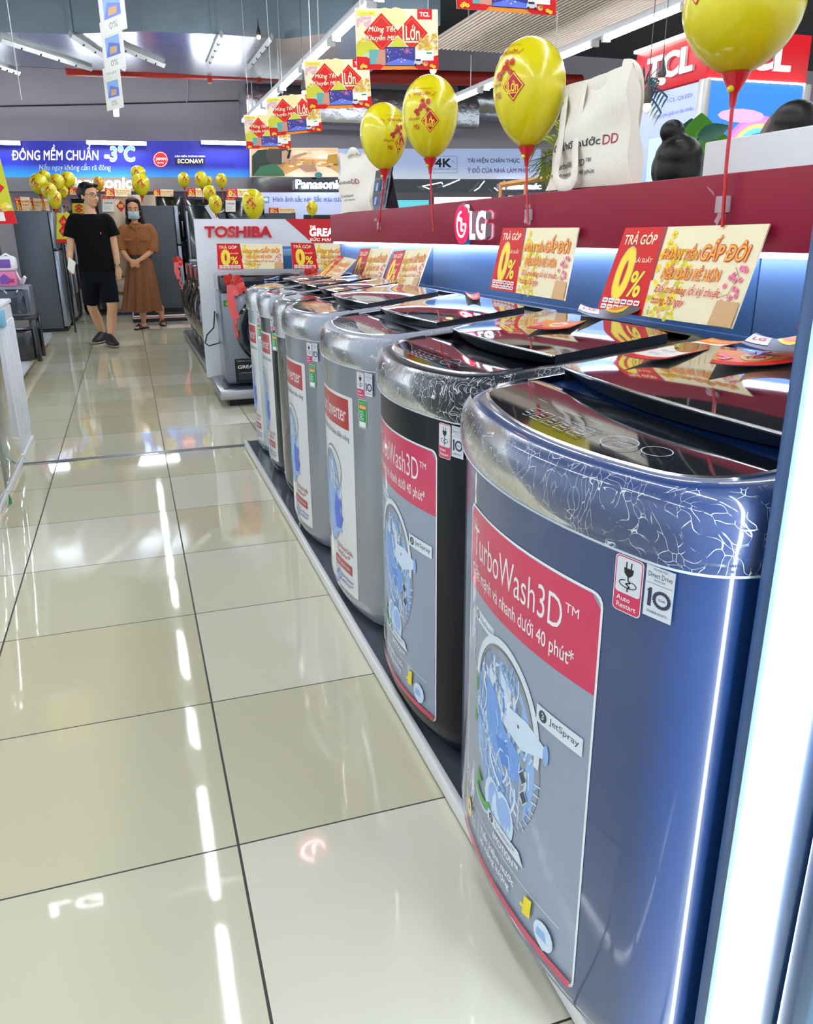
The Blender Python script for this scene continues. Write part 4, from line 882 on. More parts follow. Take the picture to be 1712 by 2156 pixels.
lw = lit_('banner_white', 'ffffff', .5); ice = lit_('banner_ice', '6fc4f4', .5); redl = lit_('banner_red', 'd8202a', .25)
S = Sheet()
S.text('ĐÔNG MỀM CHUẨN', 25, -337, 182, 32, lw, .015); S.text('-3°C', 221, -339, 62, 31, ice, .02, out=(lw, .035)); S.text('Nấu ngay không cần rã đông', 83, -362, 150, 19, mat('banner_pale', 'c9dcf6', .4), .0)
S.disc(338, -336, 16, redl, 17); S.ring(338, -336, 14, .8, lw, 15); S.text('JAPAN', 328, -339, 21, 7, lw, .02); S.text('Quality', 331, -345, 14, 4, lw)
S.text('CẢM BIẾN THÔNG MINH', 368, -331, 63, 5, lw, .02); S.rect(369, -347, 431, -333, black); S.text('ECONAVI', 374, -344, 53, 9, lw, .02); S.text('INVERTER', 448, -347, 44, 9, navy, .03, .2); S.line(circ(456, -341, 13, 8, 12, 1.2, 4.4), 1.2, navy)
BY = 15.3
pxboard('banner', 'long blue banner with white lettering about soft freezing high on the far wall', 'banner', BY, -60, 525, 297, 373, S, banner_m)
t_ = pxboard('metal_fascia', 'brushed metal fascia with lit white letters under the blue banner', 'fascia', BY, -60, 531, 373, 403, None, mat('fascia_metal', '7f7d80', .35, .3, noise=.06), .3)
letters3d(t_, 'Panasonic', BY-.3, 146, 397, 132, 25, lit_('lit_fascia_letters', 'fffbe8', 1.5), .05, .02)
# picture banner
S = Sheet(); q = random.Random(3)
sand = lit_('print_sand', 'd9a765', .18); dune = lit_('print_dune', 'f0dcc0', .22); skyp = lit_('print_dusk', 'e8c79a', .2)
S.rect(528, -372, 712, -312, skyp)
for i in range(16): S.poly(circ(600+110*q.random(), -320-12*q.random(), 16, 4, 8), dune)
S.poly([(560, -345), (620, -335), (712, -338), (712, -372), (560, -372)], sand); S.poly([(590, -372), (640, -350), (690, -352), (712, -366), (712, -372)], dune)
for i in range(30): S.poly(circ(600+105*q.random(), -338-14*q.random(), 6, 2, 6), q.choice([brown, sand, dune]))
S.poly([(528, -372), (528, -330), (540, -318), (560, -316), (585, -372)], mat('print_coat', '2f3a38', .5)); S.poly([(530, -372), (545, -352), (575, -345), (592, -360), (597, -372)], mat('print_shirt', '3f7a55', .5))
S.poly(circ(582, -328, 26, 20, 18), mat('print_hair', '4c4a48', .5)); S.poly([(590, -345), (604, -342), (606, -325), (600, -318), (590, -320)], mat('print_skin', 'd8a88a', .5)); S.poly([(600, -335), (604, -336), (610, -318), (606, -316)], black)
S.poly([(606, -345), (612, -330), (640, -322), (644, -326), (622, -334), (616, -347)], mat('print_skin', 'd8a88a')); S.poly([(622, -352), (636, -346), (652, -350), (654, -336), (660, -352), (664, -362), (640, -364)], mat('print_skin', 'd8a88a'))
S.text('TÁI HIỆN', 664, -337, 26, 9, lw, .02); S.poly([(683, -345), (686, -328), (705, -326), (708, -347)], gold); S.disc(666, -370, 8, teal, 6)
RY = 14.9
o = pxboard('picture_banner', 'picture banner of a man framing sand dunes with his hands beside the blue banner', 'banner', RY, 527, 712, 311, 373, S, paper)
S = Sheet(); S.text('4K', 916, -352, 34, 18, black, .03); S.text('PRO', 951, -344, 8, 7, skyb); S.text('ULTRA HD TV', 912, -358, 48, 4, grey); S.line([(910, -364), (962, -364), (962, -329), (910, -329), (910, -364)], .7, grey)
S.text('TÁI HIỆN CHÂN THỰC', 984, -345, 110, 14, mat('banner_slate', '3c4560', .4), .01); S.text('Ý ĐỒ CỦA NHÀ LÀM PHIM', 984, -364, 130, 15, violet, .01)
lb = grad_print('pale_lit_banner', 'b9cdf4', 'e6eefc', 0, .45, .12)
pxboard('lit_banner', 'long pale lit banner with dark lettering behind the balloons right of the picture banner', 'banner', RY, 712, 1139, 313, 377, S, lb)
blk = mat('black_gloss_fascia', '0e1118', .12, coat=.5)
t_ = pxboard('black_fascia', 'glossy black fascia with lit white letters under the picture banner', 'fascia', RY, 529, 1172, 373, 405, None, blk, .12)
letters3d(t_, 'Panasonic', RY-.12, 622, 398, 100, 20, lit_('cool_fascia_letters', 'eaf0ff', .9), .05, .02); letters3d(t_, 'Panasonic', RY-.12, 1058, 399, 80, 14, lit_('cool_fascia_letters', 'eaf0ff', .9), .05, .02)
S = Sheet()
for pts in ([(889, 392), (905, 389), (930, 384), (932, 388)], [(932, 393), (945, 388), (968, 378)], [(998, 402), (1008, 396), (1014, 388), (1020, 381)], [(1040, 395), (1048, 402)], [(889, 392), (904, 398)]): S.line([(x, -y) for x, y in pts], 2.2, lit_('painted_reflection', 'd8f0e6', 1.5))  # reflections in the black gloss, painted on as glowing pale lines
o_ = t_.location; mb = MB(); S.into(mb, lambda u, v, l: at(u, -v, AY, RY-.12)-o_+Vector((0, -.004-l, 0)), (), .002); mb.build('reflection_lines', t_)
S = Sheet(); S.text('Hình ảnh sắc nét. Sắc màu tươi sáng', 575, -428, 172, 17, mat('fascia_blue', '4a5fb0', .4), .01); S.rect(546, -428, 567, -414, skyb); S.text('UHD', 550, -423, 14, 6, lw, .02)
t_ = pxboard('lit_shelf_wall', 'white lit wall panel with blue lettering below the black fascia', 'fascia', RY, 532, 820, 405, 468, S, lit_('lit_wall', 'd3dcff', .12), .06)
# televisions
def tv(label, Y, x0, x1, y0, y1, scr):
    t = thing('television', label, 'television', at((x0+x1)/2, y1, AY, Y), 'televisions under the black fascia'); c = t.location
    fn = lambda u, v, l: at(u, -v, AY, Y)-c+Vector((0, -l, 0))
    mb = MB(); mb.prism([(x0, -y1), (x1, -y1), (x1, -y0), (x0, -y0)], blk, fn, -.06, 0); mb.build('case', t)
    mb = MB(); mb.prism([(x0+2, -y1+2), (x1-2, -y1+2), (x1-2, -y0-2), (x0+2, -y0-2)], scr, fn, .001, .004); mb.build('screen', t)
    a, b = fn((x0+x1)/2, -y1, 0), at((x0+x1)/2, y1, AY, Y); MB().box(a.x-.03, .02, -c.z, a.x+.03, .06, a.z+.03, blk).box(a.x-.2, -.1, -c.z, a.x+.2, .2, -c.z+.02, blk).build('stand', t)
tv('television at the left with a pale price board before it', 14.5, 556, 622, 449, 480, lit_('screen_grey', '3a414c', .1)); tv('television with a dark screen behind the slanted red sign', 14.5, 640, 700, 452, 482, lit_('screen_dark', '14161c', .05))
tv('television showing a green and teal picture left of the balloon sticks', 14.5, 822, 905, 419, 455, grad_print('screen_teal', '58b6c0', '3f8f6a', -.1, .4, .5)); tv('television with a bright white screen right of the balloon stick', 14.5, 912, 1037, 413, 450, lit_('screen_white', 'e8edff', .6)); tv('television seen through the wooden frame', 14.4, 1068, 1140, 410, 445, lit_('screen_white', 'e8edff', .6))
# wooden frame rack
t = thing('wooden_rack', 'light wooden open rack behind the crimson header left of the large tote bag', 'rack', at(1100, 430, AY, 8.5)); c = t.location; c = Vector(c)
P = lambda x, y, d=0: at(x, y, AY, 8.5+d)-c
oak = mat('oak', 'd99a55', .5, noise=.15, nscale=12)
MB().tube([P(1052, 390), P(1158, 373)], .028, oak, 4).build('top_beam', t)
for x, y in ((1054, 390), (1107, 382)):
    MB().tube([P(x, y), (P(x, y).x, 0, -c.z)], .02, oak, 4).build('post', t)
for d in (1.0,): MB().tube([P(1054, 390), P(1062, 383, 1.0)], .02, oak, 4).build('side_beam', t)

# ---- refrigerators
def fridge(label, x0, x1, Y0, Y1, z1, bodym, doorm, face, split=.62, handle=True, z0=.04, door=.07, group='refrigerators'):
    """face: '-y' doors towards the camera, '+x' doors towards the aisle"""
    t = thing('refrigerator', label, 'refrigerator', ((x0+x1)/2, (Y0+Y1)/2, 0), group); cx, cy = (x0+x1)/2, (Y0+Y1)/2
    if face == '-y':
        MB().rbox(x0-cx, Y0+door-cy, z0, x1-cx, Y1-cy, z1, bodym, .015).build('cabinet', t)
        for a, b in ((z0+.03, z1*split), (z1*split+.012, z1)):
            d = MB().rbox(x0-cx, Y0-cy, a, x1-cx, Y0+door-.006-cy, b, doorm, .018).build('door', t)
            if handle: MB().rbox(x1-cx-.06, Y0-cy-.03, (a+b)/2-.18 if b < z1 else a+.05, x1-cx-.035, Y0-cy+.004, (a+b)/2+.15 if b < z1 else a+.3, steel, .008).build('handle', d)
    else:
        MB().rbox(x0-cx, Y0-cy, z0, x1-door-cx, Y1-cy, z1, bodym, .012).build('cabinet', t)
        for a, b in ((z0+.02, z1*split), (z1*split+.016, z1)):
            d = MB().rbox(x1-door+.006-cx, Y0-cy, a, x1-cx, Y1-cy, b, doorm, .018).build('door', t)
            if handle: MB().rbox(x1-cx-.004, Y1-cy-.07, (a+b)/2-.2, x1-cx+.022, Y1-cy-.045, (a+b)/2+.2, steel, .008).build('handle', d)
    MB().box(x0-cx+.02, Y0-cy+.03, z0-.04, x1-cx-.02, Y1-cy-.02, z0+.01, plinth).build('base', t)
    return t
gside = mat('fridge_grey_side', '5c636e', .4, .3, noise=.04); gdoor = mat('fridge_steel_door', '9aa2b0', .22, .7); ddoor = mat('fridge_black_door', '14171c', .12, coat=.6); beige = mat('fridge_champagne', 'b9a58c', .25, .35)
fridge('grey refrigerator standing at the left of the aisle, its side to the camera', -1.37, -.865, 12.2, 12.8, 1.56, gside, gdoor, '+x', .68, False)
for i, Y in enumerate((12.95, 13.65, 14.35)): fridge(['dark refrigerator right behind the big grey one at the left', 'dark refrigerator second behind the big grey one at the left', 'dark refrigerator third behind the big grey one at the left'][i], -1.37, -.84+.02*i, Y, Y+.6, 1.62+.04*i, gside, [ddoor, gdoor, ddoor][i], '+x', .68)
fridge('dark glossy refrigerator far left behind the microwave', -2.5, -1.55, 11.5, 12.1, 1.52, gside, mat('fridge_teal_black', '0f1f24', .12, coat=.5), '-y', .62, False)
# champagne two door refrigerator between the man and the woman
t = thing('refrigerator', 'champagne coloured double door refrigerator between the man and the woman', 'refrigerator', (.12, 14.7, 0), 'refrigerators')
MB().rbox(-.42, -.22, .04, .42, .4, 1.86, beige, .015).build('cabinet', t)
for a, b in ((-.42, -.005), (.005, .42)):
    d = MB().rbox(a, -.3, .62, b, -.226, 1.86, beige, .018).build('door', t); MB().rbox(b-.05 if a < 0 else a+.025, -.33, .8, b-.025 if a < 0 else a+.05, -.29, 1.5, steel, .008).build('handle', d)
for a, b in ((.36, .6), (.1, .34)): d = MB().rbox(-.42, -.3, a, .42, -.226, b, beige, .018).build('drawer', t); MB().rbox(-.3, -.32, b-.03, .3, -.29, b-.015, steel, .004).build('handle', d)
MB().box(-.4, -.2, 0, .4, .38, .06, mat('blue_plinth', '23457e', .4)).build('base', t)
fridge('grey refrigerator right behind the woman in brown, its side to the camera', .14, .80, 13.15, 13.85, 1.66, mat('fridge_grey_dark', '4b5058', .45, .3), gdoor, '+x', .66, False, .182)
tag(MB().rbox(-.02, 13.05, 0, .86, 13.95, .05, plinth).rbox(-.02, 13.05, .05, .86, 13.95, .10, mat('plinth_white', 'd4d6d6', .4)).rbox(-.022, 13.048, .065, .862, 13.952, .08, red).rbox(.0, 13.07, .10, .84, 13.93, .141, plinth).build('refrigerator_stand'), 'low black stand with a red and white stripe under the refrigerator behind the woman', 'stand')
for i, (x0, x1, Y, zt) in enumerate(((1.00, 1.62, 14.3, 1.80), (1.66, 2.28, 14.4, 1.78), (.57, .98, 14.6, 1.86), (-.77, -.36, 14.7, 1.82))):
    fridge(['black glass refrigerator right of the grey one, under the two small red price boards', 'black glass refrigerator behind the white display panel beneath the big balloon', 'black refrigerator behind the grey one and the woman', 'black refrigerator behind the man in black'][i], x0, x1, Y, Y+.55, zt, gside, ddoor, '-y', .62)
# tall slim open drawer parts right of grey fridge
t = thing('refrigerator', 'dark tall refrigerator with a half open glass door left of the white display panel', 'refrigerator', (1.08, 13.0, 0), 'refrigerators')
MB().rbox(-.16, 0, .02, .30, .6, 1.66, mat('fridge_dark_glass', '1b2026', .15, coat=.5), .012).build('cabinet', t); MB().rbox(-.19, -.02, .9, -.16, .3, 1.58, gdoor, .01).build('door', t); MB().rbox(-.2, -.03, .86, .28, .02, .9, steel, .006).build('shelf', t)
a = MB().tube([(.13, -.02, 1.66), (.26, -.05, 1.42)], (.045, .008), lgrey, 4).build('label_strip', t)
# price boards on the refrigerators
def smallpromo(label, Y, x0, x1, y0, y1, lean=0):
    p = promo_small; c = board_from('promo_board', label, 'promo board', at(x0, y1, AY, Y), at(x1, y1+1, AY, Y), at(x0-lean, y0, AY, Y+.06), p, .53, .225, group='instalment boards on the refrigerators'); return c
promo_small = promo_sheet(detail=False)
for a in (('red and cream instalment board above the champagne refrigerator beside the man', 14.3, 221, 276, 396, 413), ('red and cream instalment board above the refrigerator behind the woman, right of the balloon pair', 14.55, 322, 365, 398, 413), ('red and cream instalment board left of the right hand string of balloons', 14.28, 395, 441, 396, 414), ('red and cream instalment board above the big balloon over the display panel', 14.38, 477, 540, 397, 415), ('red and cream instalment board just left of the head of the man in black', 14.6, 145, 190, 394, 410), ('red and cream instalment board on the television wall at the left', 14.53, 566, 622, 437, 449)):
    smallpromo(*a)
for a in (('instalment board leaning on the big grey refrigerator at its left end', 12.35, 36, 68, 414, 447, 6), ('instalment board leaning on the big grey refrigerator, middle one', 12.4, 64, 91, 417, 446, 5), ('instalment board leaning on the far right end of the big grey refrigerator', 12.6, 92, 106, 418, 443, 6)):
    smallpromo(*a)
S = Sheet(); S.rect(0, 0, .26, .34, paper); S.rect(0, .27, .26, .34, red); S.text('SIÊU RẺ', .03, .285, .2, .035, yellow, .02); S.text('14.990.000', .03, .17, .2, .035, black, .02); S.rect(.03, .12, .2, .125, grey); S.rect(.03, .09, .18, .095, grey); S.rect(.03, .06, .2, .065, grey)
for lab, Y, x0, x1, y0, y1 in (('white price tag with a red top on the champagne refrigerator beside the man', 14.36, 216, 240, 412, 446), ('white price tag with a red top on the black refrigerator left of the big balloon', 14.27, 475, 496, 415, 446)):
    board_from('price_tag', lab, 'price tag', at(x0, y1, AY, Y), at(x1, y1, AY, Y), at(x0, y0, AY, Y), S, .26, .34, group='price tags on the refrigerators', back=paper)
S = Sheet(); S.rect(0, 0, .3, .5, lime); S.rect(0, 0, .3, .06, red)
for cy in (.36, .20):
    for k, m_ in ((1, dred), (.9, red)): S.poly([(.16-.11*k, cy), (.16, cy-.11*k), (.16+.11*k, cy), (.16, cy+.11*k)], m_)
    S.text('Lớn', .11, cy-.03, .1, .06, gold, .03)
for lab, Y, x0, x1, y0, y1 in (('yellow festival stand card with two red diamonds behind the arm of the man', 12.0, 119, 146, 448, 511), ('yellow festival card on the black refrigerator behind the neck of the man', 14.69, 152, 178, 428, 452)):
    o = board_from('festival_card', lab, 'promo card', at(x0, y1, AY, Y), at(x1, y1, AY, Y), at(x0, y0, AY, Y), S, .3, .5, back=lime)
    if Y < 13: MB().tube([(0, .01, 0), (0, .01, -o.location.z)], .012, blk, 8).build('post', o)
for lab, x0, x1, y0, y1 in (('tiny red diamond card on the champagne refrigerator left of the woman', 247, 262, 425, 443),):
    c = at((x0+x1)/2, (y0+y1)/2, AY, 14.38); tag(MB().prism([(-.07, 0), (0, -.08), (.07, 0), (0, .08)], red, lambda u, v, d: (u, -d, v), 0, .004).prism([(-.035, -.02), (.035, -.02), (.035, .03), (-.035, .03)], gold, lambda u, v, d: (u, -d, v), .004, .006).build('diamond_card', None, c), lab, 'promo card')

# ================================================================== TOSHIBA CORNER
TY = 6.85
S = Sheet(); redg = mat('sign_red', 'c8141f', .3)
S.poly([(600, -461), (760, -461), (760, -511), (657, -511)], redg); S.text('THE', 652, -480, 12, 5, lw, .01); S.text('GREAT', 652, -497, 62, 16, lw, .05); S.text('SỨC MẠNH', 652, -509, 58, 9, lw)
whp = mat('white_gloss_panel', 'e6eaf2', .25, coat=.4)
t_ = pxboard('display_backdrop', 'white display panel with big red raised letters and a red slanted corner', 'display panel', TY, 408, 760, 461, 800, S, whp, .06, pts=[(437, -795), (760, -795), (760, -461), (408, -461)])
letters3d(t_, 'TOSHIBA', TY, 430, 500, 142, 24, mat('sign_letter_red', 'd01320', .2, coat=.5), .02, .035)
t = thing('display_platform', 'low platform with brushed steel edge under the grey front loading washer', 'platform', (.55, 6.12, 0))
MB().rbox(0, 0, .055, 1.8, .72, .13, steel, .012).build('deck', t); MB().box(.04, .06, .128, 1.8, .72, .134, plat).build('deck_top', t); MB().box(.07, .07, 0, 1.8, .72, .056, plinth).build('plinth', t)
# front loader
fl = mat('front_loader_grey', '7c828e', .3, .4, coat=.3)
t = thing('front_loading_washer', 'grey front loading washer with a big dark round door before the white panel', 'washing machine', (.93, 6.25, .134))
MB().rbox(-.30, 0, .02, .30, .5, .70, fl, .02).build('body', t)
MB().rbox(-.30, -.004, .70, .30, .5, .82, mat('panel_black', '141722', .12, coat=.6), .012).build('control_panel', t)
S = Sheet()
for i in range(4):
    S.rect(.02, .73+.018*i, .04, .738+.018*i, skyb); S.rect(.11, .73+.018*i, .13, .738+.018*i, skyb)
    for k in range(5): S.rect(.045+.012*k, .732+.018*i, .053+.012*k, .736+.018*i, lgrey)
S.text('1:20', .16, .755, .05, .02, paper); S.rect(.16, .735, .19, .742, skyb); S.rect(.235, .74, .25, .79, paper); S.ring(.275, .765, .012, .003, lgrey); S.text('INVERTER', -.24, .75, .09, .015, lgrey)
mb = MB(); S.into(mb, lambda u, v, l: (u, -.006-l, v), (), .001); mb.build('panel_print', t)
drm = mat('door_black_plastic', '0d0f14', .1, coat=.8, bump=.6, bscale=14)
Mx = Matrix.Translation((.06, 0, .42)) @ Matrix.Rotation(math.pi/2, 4, 'X')
d = MB().lathe([(.27, 0), (.275, .02), (.255, .05), (.21, .06), (.19, .05), (.17, .07), (.10, .105), (.001, .115)], drm, 40, mtx=Mx).build('door', t); MB().rbox(.27, -.07, .40, .30, -.03, .5, steel, .008).build('handle', d)
S = Sheet(); S.rect(-.24, .03, .28, .21, black); S.text('TĂNG LỘNG J', -.23, .185, .16, .016, lgrey); S.text('GREATWAVES', -.22, .135, .3, .025, paper, .03); S.rect(-.22, .05, -.05, .11, mat('label_dark', '30343c')); S.text('30%', .0, .06, .07, .04, lgrey); S.rect(-.2, .1, .1, .104, grey)
mb = MB(); S.into(mb, lambda u, v, l: (u, -.001-l, v), (), .001); mb.build('feature_label', t)
S = Sheet(); S.rect(-.29, .6, -.22, .645, green); S.disc(-.255, .62, .015, gold); mb = MB(); S.into(mb, lambda u, v, l: (u, -.001-l, v), (), .001); mb.build('energy_label', t)
def ribbon(label, c, s, tail, m1, m2):
    t = thing('gift_bow', label, 'ribbon bow', c, 'red gift bows on washers'); q = random.Random(int(s*100))
    for i in range(9):
        a = -1.2+i*.42; L_ = s*q.uniform(.7, 1.1); d = Vector((math.cos(a)*.9, -.25, math.sin(a)*.8)); side = Vector((-math.sin(a), 0, math.cos(a)))*s*.22
        mb = MB(); pts = []
        for k in range(9):
            tt = k/8; p = d*(L_*math.sin(math.pi*tt*.98)*.9)+side*(2*tt-1)+Vector((0, -.02*math.sin(math.pi*tt), 0)); pts.append(p)
        mb.tube(pts, (.002, s*.14), m1 if i % 3 else m2, 6, ref=(0, 1, 0)); mb.build('loop', t)
    mb = MB(); pts = [(0, -.01, 0)]
    for k in range(1, 14): pts.append((tail[0]*k/13+.012*math.sin(k*1.7), -.02-.01*math.cos(k*1.3), tail[1]*k/13))
    mb.tube(pts, (.002, s*.12), m2, 6, ref=(0, 1, 0)); mb.build('tail', t)
    mb = MB(); mb.tube([(-.01, -.02, 0), (-.02, -.03, -s*1.2), (.01, -.03, -s*2.2)], (.002, s*.3), m2, 6, ref=(0, 1, 0)); mb.build('tail', t)
    return t
rib = mat('ribbon_red', 'd8251a', .3, coat=.4); ribp = mat('ribbon_coral', 'e8605c', .35, coat=.3)
ribbon('red gift bow with long coral tails on the grey front loading washer', at(488, 600, AY, 6.22), .11, (.0, -.38), rib, ribp)
ribbon('red gift bow hanging on the black wrapped machines left of the white panel', at(372, 552, AX, .64), .10, (.03, -.36), rib, ribp)
ribbon('small red gift bow half hidden behind the farthest promo board', at(653, 582, AY, 6.23), .09, (.02, -.12), rib, ribp)
G2 = 'promo boards before the white display panel'
for lab, a, b, c in (('red and cream promo board on the grey front loading washer', (459, 567), (597, 566), (456, 513)), ('red and cream promo board below the slanted red sign, partly hidden by the crimson header', (617, 566), (755, 568), (612, 511))):
    board_from('promo_board', lab, 'promo board', at(*a, AY, 6.45), at(*b, AY, 6.45), at(*c, AY, 6.5), PROMO, .53, .225, group=G2)
o = at(603, 566, AY, 6.6); tag(MB().rbox(-.045, -.03, 0, .045, .03, .17, mat('blue_box_card', '3f7fc4', .4), .004).rbox(-.04, -.032, .1, .04, -.029, .15, skyb, .001).build('leaflet_box', None, o), 'small blue leaflet box between the two promo boards at the white panel', 'box')
mb = MB(); P = lambda x, y: at(x, y, AY, 6.7); mb.tube([P(452, 655), P(450, 690), P(436, 705), P(432, 722), P(440, 728), P(462, 722), P(464, 700), P(456, 660)], .006, mat('cord_dark', '30343a', .5), 6)
tag(mb.build('power_cord'), 'dark looped power cord hanging down the side of the grey front loading washer', 'cord')
o = thing('front_loading_washer', 'second front loading washer half hidden behind the machines on the display', 'washing machine', (1.62, 6.25, .134)); MB().rbox(-.3, 0, .02, .3, .5, .70, fl, .02).build('body', o); MB().rbox(-.3, -.004, .70, .3, .5, .82, MATS['panel_black'], .012).build('control_panel', o); MB().lathe([(.27, 0), (.275, .02), (.21, .06), (.17, .07), (.001, .115)], drm, 32, mtx=Mx).build('door', o)

# row of wrapped dark machines left of the panel
bag = mat('black_wrap', '0f1216', .12, coat=.8, bump=.9, bscale=10); gw = mat('grey_wrapped', '59606a', .2, .3, coat=.6, bump=.4, bscale=9)
tag(MB().rbox(.60, 7.0, .0, 1.5, 11.0, .075, plat, .01).rbox(.585, 7.0, .03, .602, 11.0, .07, steel, .004).build('display_platform'), 'low dark platform under the row of black wrapped washers', 'platform')
for i in range(5):
    Y = 7.42+.68*i; m_ = bag if i != 1 else gw
    t = thing('wrapped_washer', ['black wrapped front loading washer nearest, directly left of the white panel', 'grey wrapped front loading washer second in the dark row beside the white panel', 'black wrapped front loading washer third in the dark row', 'black wrapped front loading washer fourth in the dark row', 'black wrapped front loading washer farthest in the dark row, behind the red bow'][i], 'washing machine', (.66, Y, .075), 'wrapped washers left of the white panel')
    MB().rbox(0, -.3, .0, .55, .3, .86, m_, .03, 3).build('body', t)
    d = MB().lathe([(.25, 0), (.255, .03), (.2, .06), (.15, .08), (.001, .10)], bag, 28, mtx=Matrix.Translation((0, 0, .42)) @ Matrix.Rotation(-math.pi/2, 4, 'Y')).build('door', t)
    MB().rbox(-.006, -.29, .72, .02, .29, .85, MATS['panel_black'], .006).build('control_panel', t)
    mb = MB(); q = random.Random(i)
    for k in range(5): mb.tube([(.02, -.28+.14*k, .84), (-.012-.01*q.random(), -.26+.13*k, .6), (-.004, -.28+.14*k, .1)], (.004, .02), m_, 6)
    mb.build('wrap_folds', t)

# ================================================================== LEFT DISPLAYS
gl = mat('grey_gloss_door', '8b9590', .06, .2, coat=1., spec=.9); wr = mat('ribbed_white', 'e9ecf2', .35)
Lx = -.70
def leftbox(name, label, cat, Y0, Y1, z, m, ins=.012):
    t = thing(name, label, cat, (Lx, (Y0+Y1)/2, 0)); hY = (Y1-Y0)/2
    MB().rbox(-.62, -hY, .0, 0, hY, .03, white, .004).build('base', t)
    MB().rbox(-.62, -hY+.004, .03, -.006, hY-.004, z, m, .02, 3).build('body', t)
    return t, hY
t, h_ = leftbox('washing_machine', 'glossy grey glass fronted machine at the left edge, nearest the metal floor strip', 'washing machine', 4.30, 4.98, .88, gl); MB().rbox(-.02, -h_+.03, .06, .0, h_-.03, .74, gl, .01).build('door', t)
t, h_ = leftbox('washing_machine', 'glossy grey machine cut off by the left edge, in front of the green tag', 'washing machine', 3.56, 4.26, .88, gl); MB().rbox(-.02, -h_+.03, .06, .0, h_-.03, .74, gl, .01).build('door', t)
t, h_ = leftbox('ribbed_cabinet', 'white ribbed cabinet standing behind the grey glossy machine at the left', 'cabinet', 5.03, 5.55, .86, wr)
for k in range(6): MB().rbox(-.01, -.2+.07*k, .12, .006, -.165+.07*k, .78, wr, .006).build('rib', t)
MB().rbox(-.4, -.26, .86, -.0, .25, .885, white, .008).build('top', t); MB().rbox(-.02, -.262, .76, .008, -.16, .85, mat('blue_tape', '8fd0ee', .4), .002).build('tape', t)
c = at(20, 1066, AX, Lx+.02); tag(MB().add([(0, -.02, -.02), (.01, .03, -.025), (.004, .01, .03), (.012, .02, .0)], [(0, 1, 3), (1, 2, 3), (0, 3, 2), (0, 2, 1)], green).build('green_tag', None, (c.x, c.y, .026)), 'small crumpled green tag at the foot of the left displays', 'tag')
tag(MB().rbox(-1.6, 7.5, 0, -1.03, 10.9, .07, mat('tan_base', 'a08f78', .5), .01).rbox(-1.62, 7.45, .07, -.985, 10.92, .125, whp, .008).build('display_platform'), 'low white edged platform at the left in front of the grey refrigerator', 'platform')
# shelf with microwave, boxes, all on the white edged platform
o = at(27, 668, AY, 8.3); ox, oz = o.x, o.z
t = thing('display_shelf', 'dark low shelf at the left carrying the microwave', 'shelf', (ox, 8.5, .125)); hs = oz-.125
MB().rbox(-.24, -.2, hs-.03, .18, .25, hs, blk, .006).build('top', t)
for x, y in ((-.21, -.17), (.17, -.17), (-.21, .22), (.17, .22)): MB().rbox(x-.02, y-.02, 0, x+.02, y+.02, hs-.03, blk, .004).build('leg', t)
MB().rbox(-.18, -.12, .0, .15, .2, hs*.7, mat('oven_black', '121418', .2, coat=.5), .03).build('lower_box', t)
t = thing('microwave', 'dark microwave oven with grey rim on the left display shelf', 'microwave', (ox, 8.35, oz)); MB().rbox(-.21, .0, .0, .17, .32, .27, mat('micro_grey', '7e8791', .3, .4), .012).build('case', t); MB().rbox(-.19, -.012, .025, .12, .004, .245, mat('micro_glass', '17263c', .08, coat=.8), .006).build('door', t); MB().rbox(.125, -.015, .03, .155, .004, .24, mat('micro_panel', '4a5360', .3), .004).build('control_strip', t)
zt_ = oz+.27
t = thing('carton', 'pink carton with purple print on top of the microwave', 'carton', (ox+.02, 8.5, zt_)); MB().rbox(-.10, -.09, 0, .04, .09, .13, mat('carton_pink', 'e07fa8', .5), .004).build('box', t); mb = MB(); S = Sheet(); S.poly([(-.09, .02), (-.02, .02), (.01, .06), (-.05, .11), (-.085, .08)], violet); S.poly([(-.05, .03), (.03, .03), (.03, .07)], magenta); S.into(mb, lambda u, v, l: (u, -.091-l, v), (), .001); mb.build('print', t)
t = thing('rice_cooker', 'white and purple rice cooker on the pink carton', 'rice cooker', (ox-.0, 8.5, zt_+.13)); MB().rbox(-.10, -.09, 0, .08, .09, .13, white, .035, 3).build('body', t); MB().rbox(-.08, -.10, .03, .04, -.08, .105, violet, .02).build('panel', t); MB().tube([(-.05, 0, .12), (-.0, 0, .15), (.05, 0, .12)], .010, white, 8).build('handle', t)
t = thing('vacuum_wand', 'white bent vacuum wand beside the pink carton', 'vacuum wand', (ox+.06, 8.55, zt_)); MB().tube([(-.08, 0, .22), (-.05, 0, .235), (-.02, 0, .18), (.01, 0, .08), (.03, 0, .03)], .011, white, 10).build('tube', t); MB().tube([(.02, 0, .015), (.04, -.02, .025), (.075, -.04, .075)], [(.014, .02), (.02, .026), (.014, .018)], white, 10).build('head', t)
acr = mat('acrylic', 'bfeef4', .05, alpha=.28, coat=.5)
tag(MB().rbox(-.80, 5.28, .886, -.787, 5.54, 1.28, acr, .002).rbox(-.802, 5.535, .886, -.785, 5.545, 1.28, mat('acrylic_edge', '9fb6e8', .1, coat=.5), .001).build('acrylic_screen'), 'clear acrylic screen with pale blue edge at the left edge of the photo', 'screen')
t = thing('packet', 'crumpled yellow packet on top of the white ribbed cabinet', 'packet', (-.84, 5.35, .885)); MB().rbox(-.05, -.04, 0, .05, .04, .05, yellow, .02).build('pouch', t); MB().ball((.05, .02, .02), (.03, .02, .02), cream, 8, 6).build('flap', t)

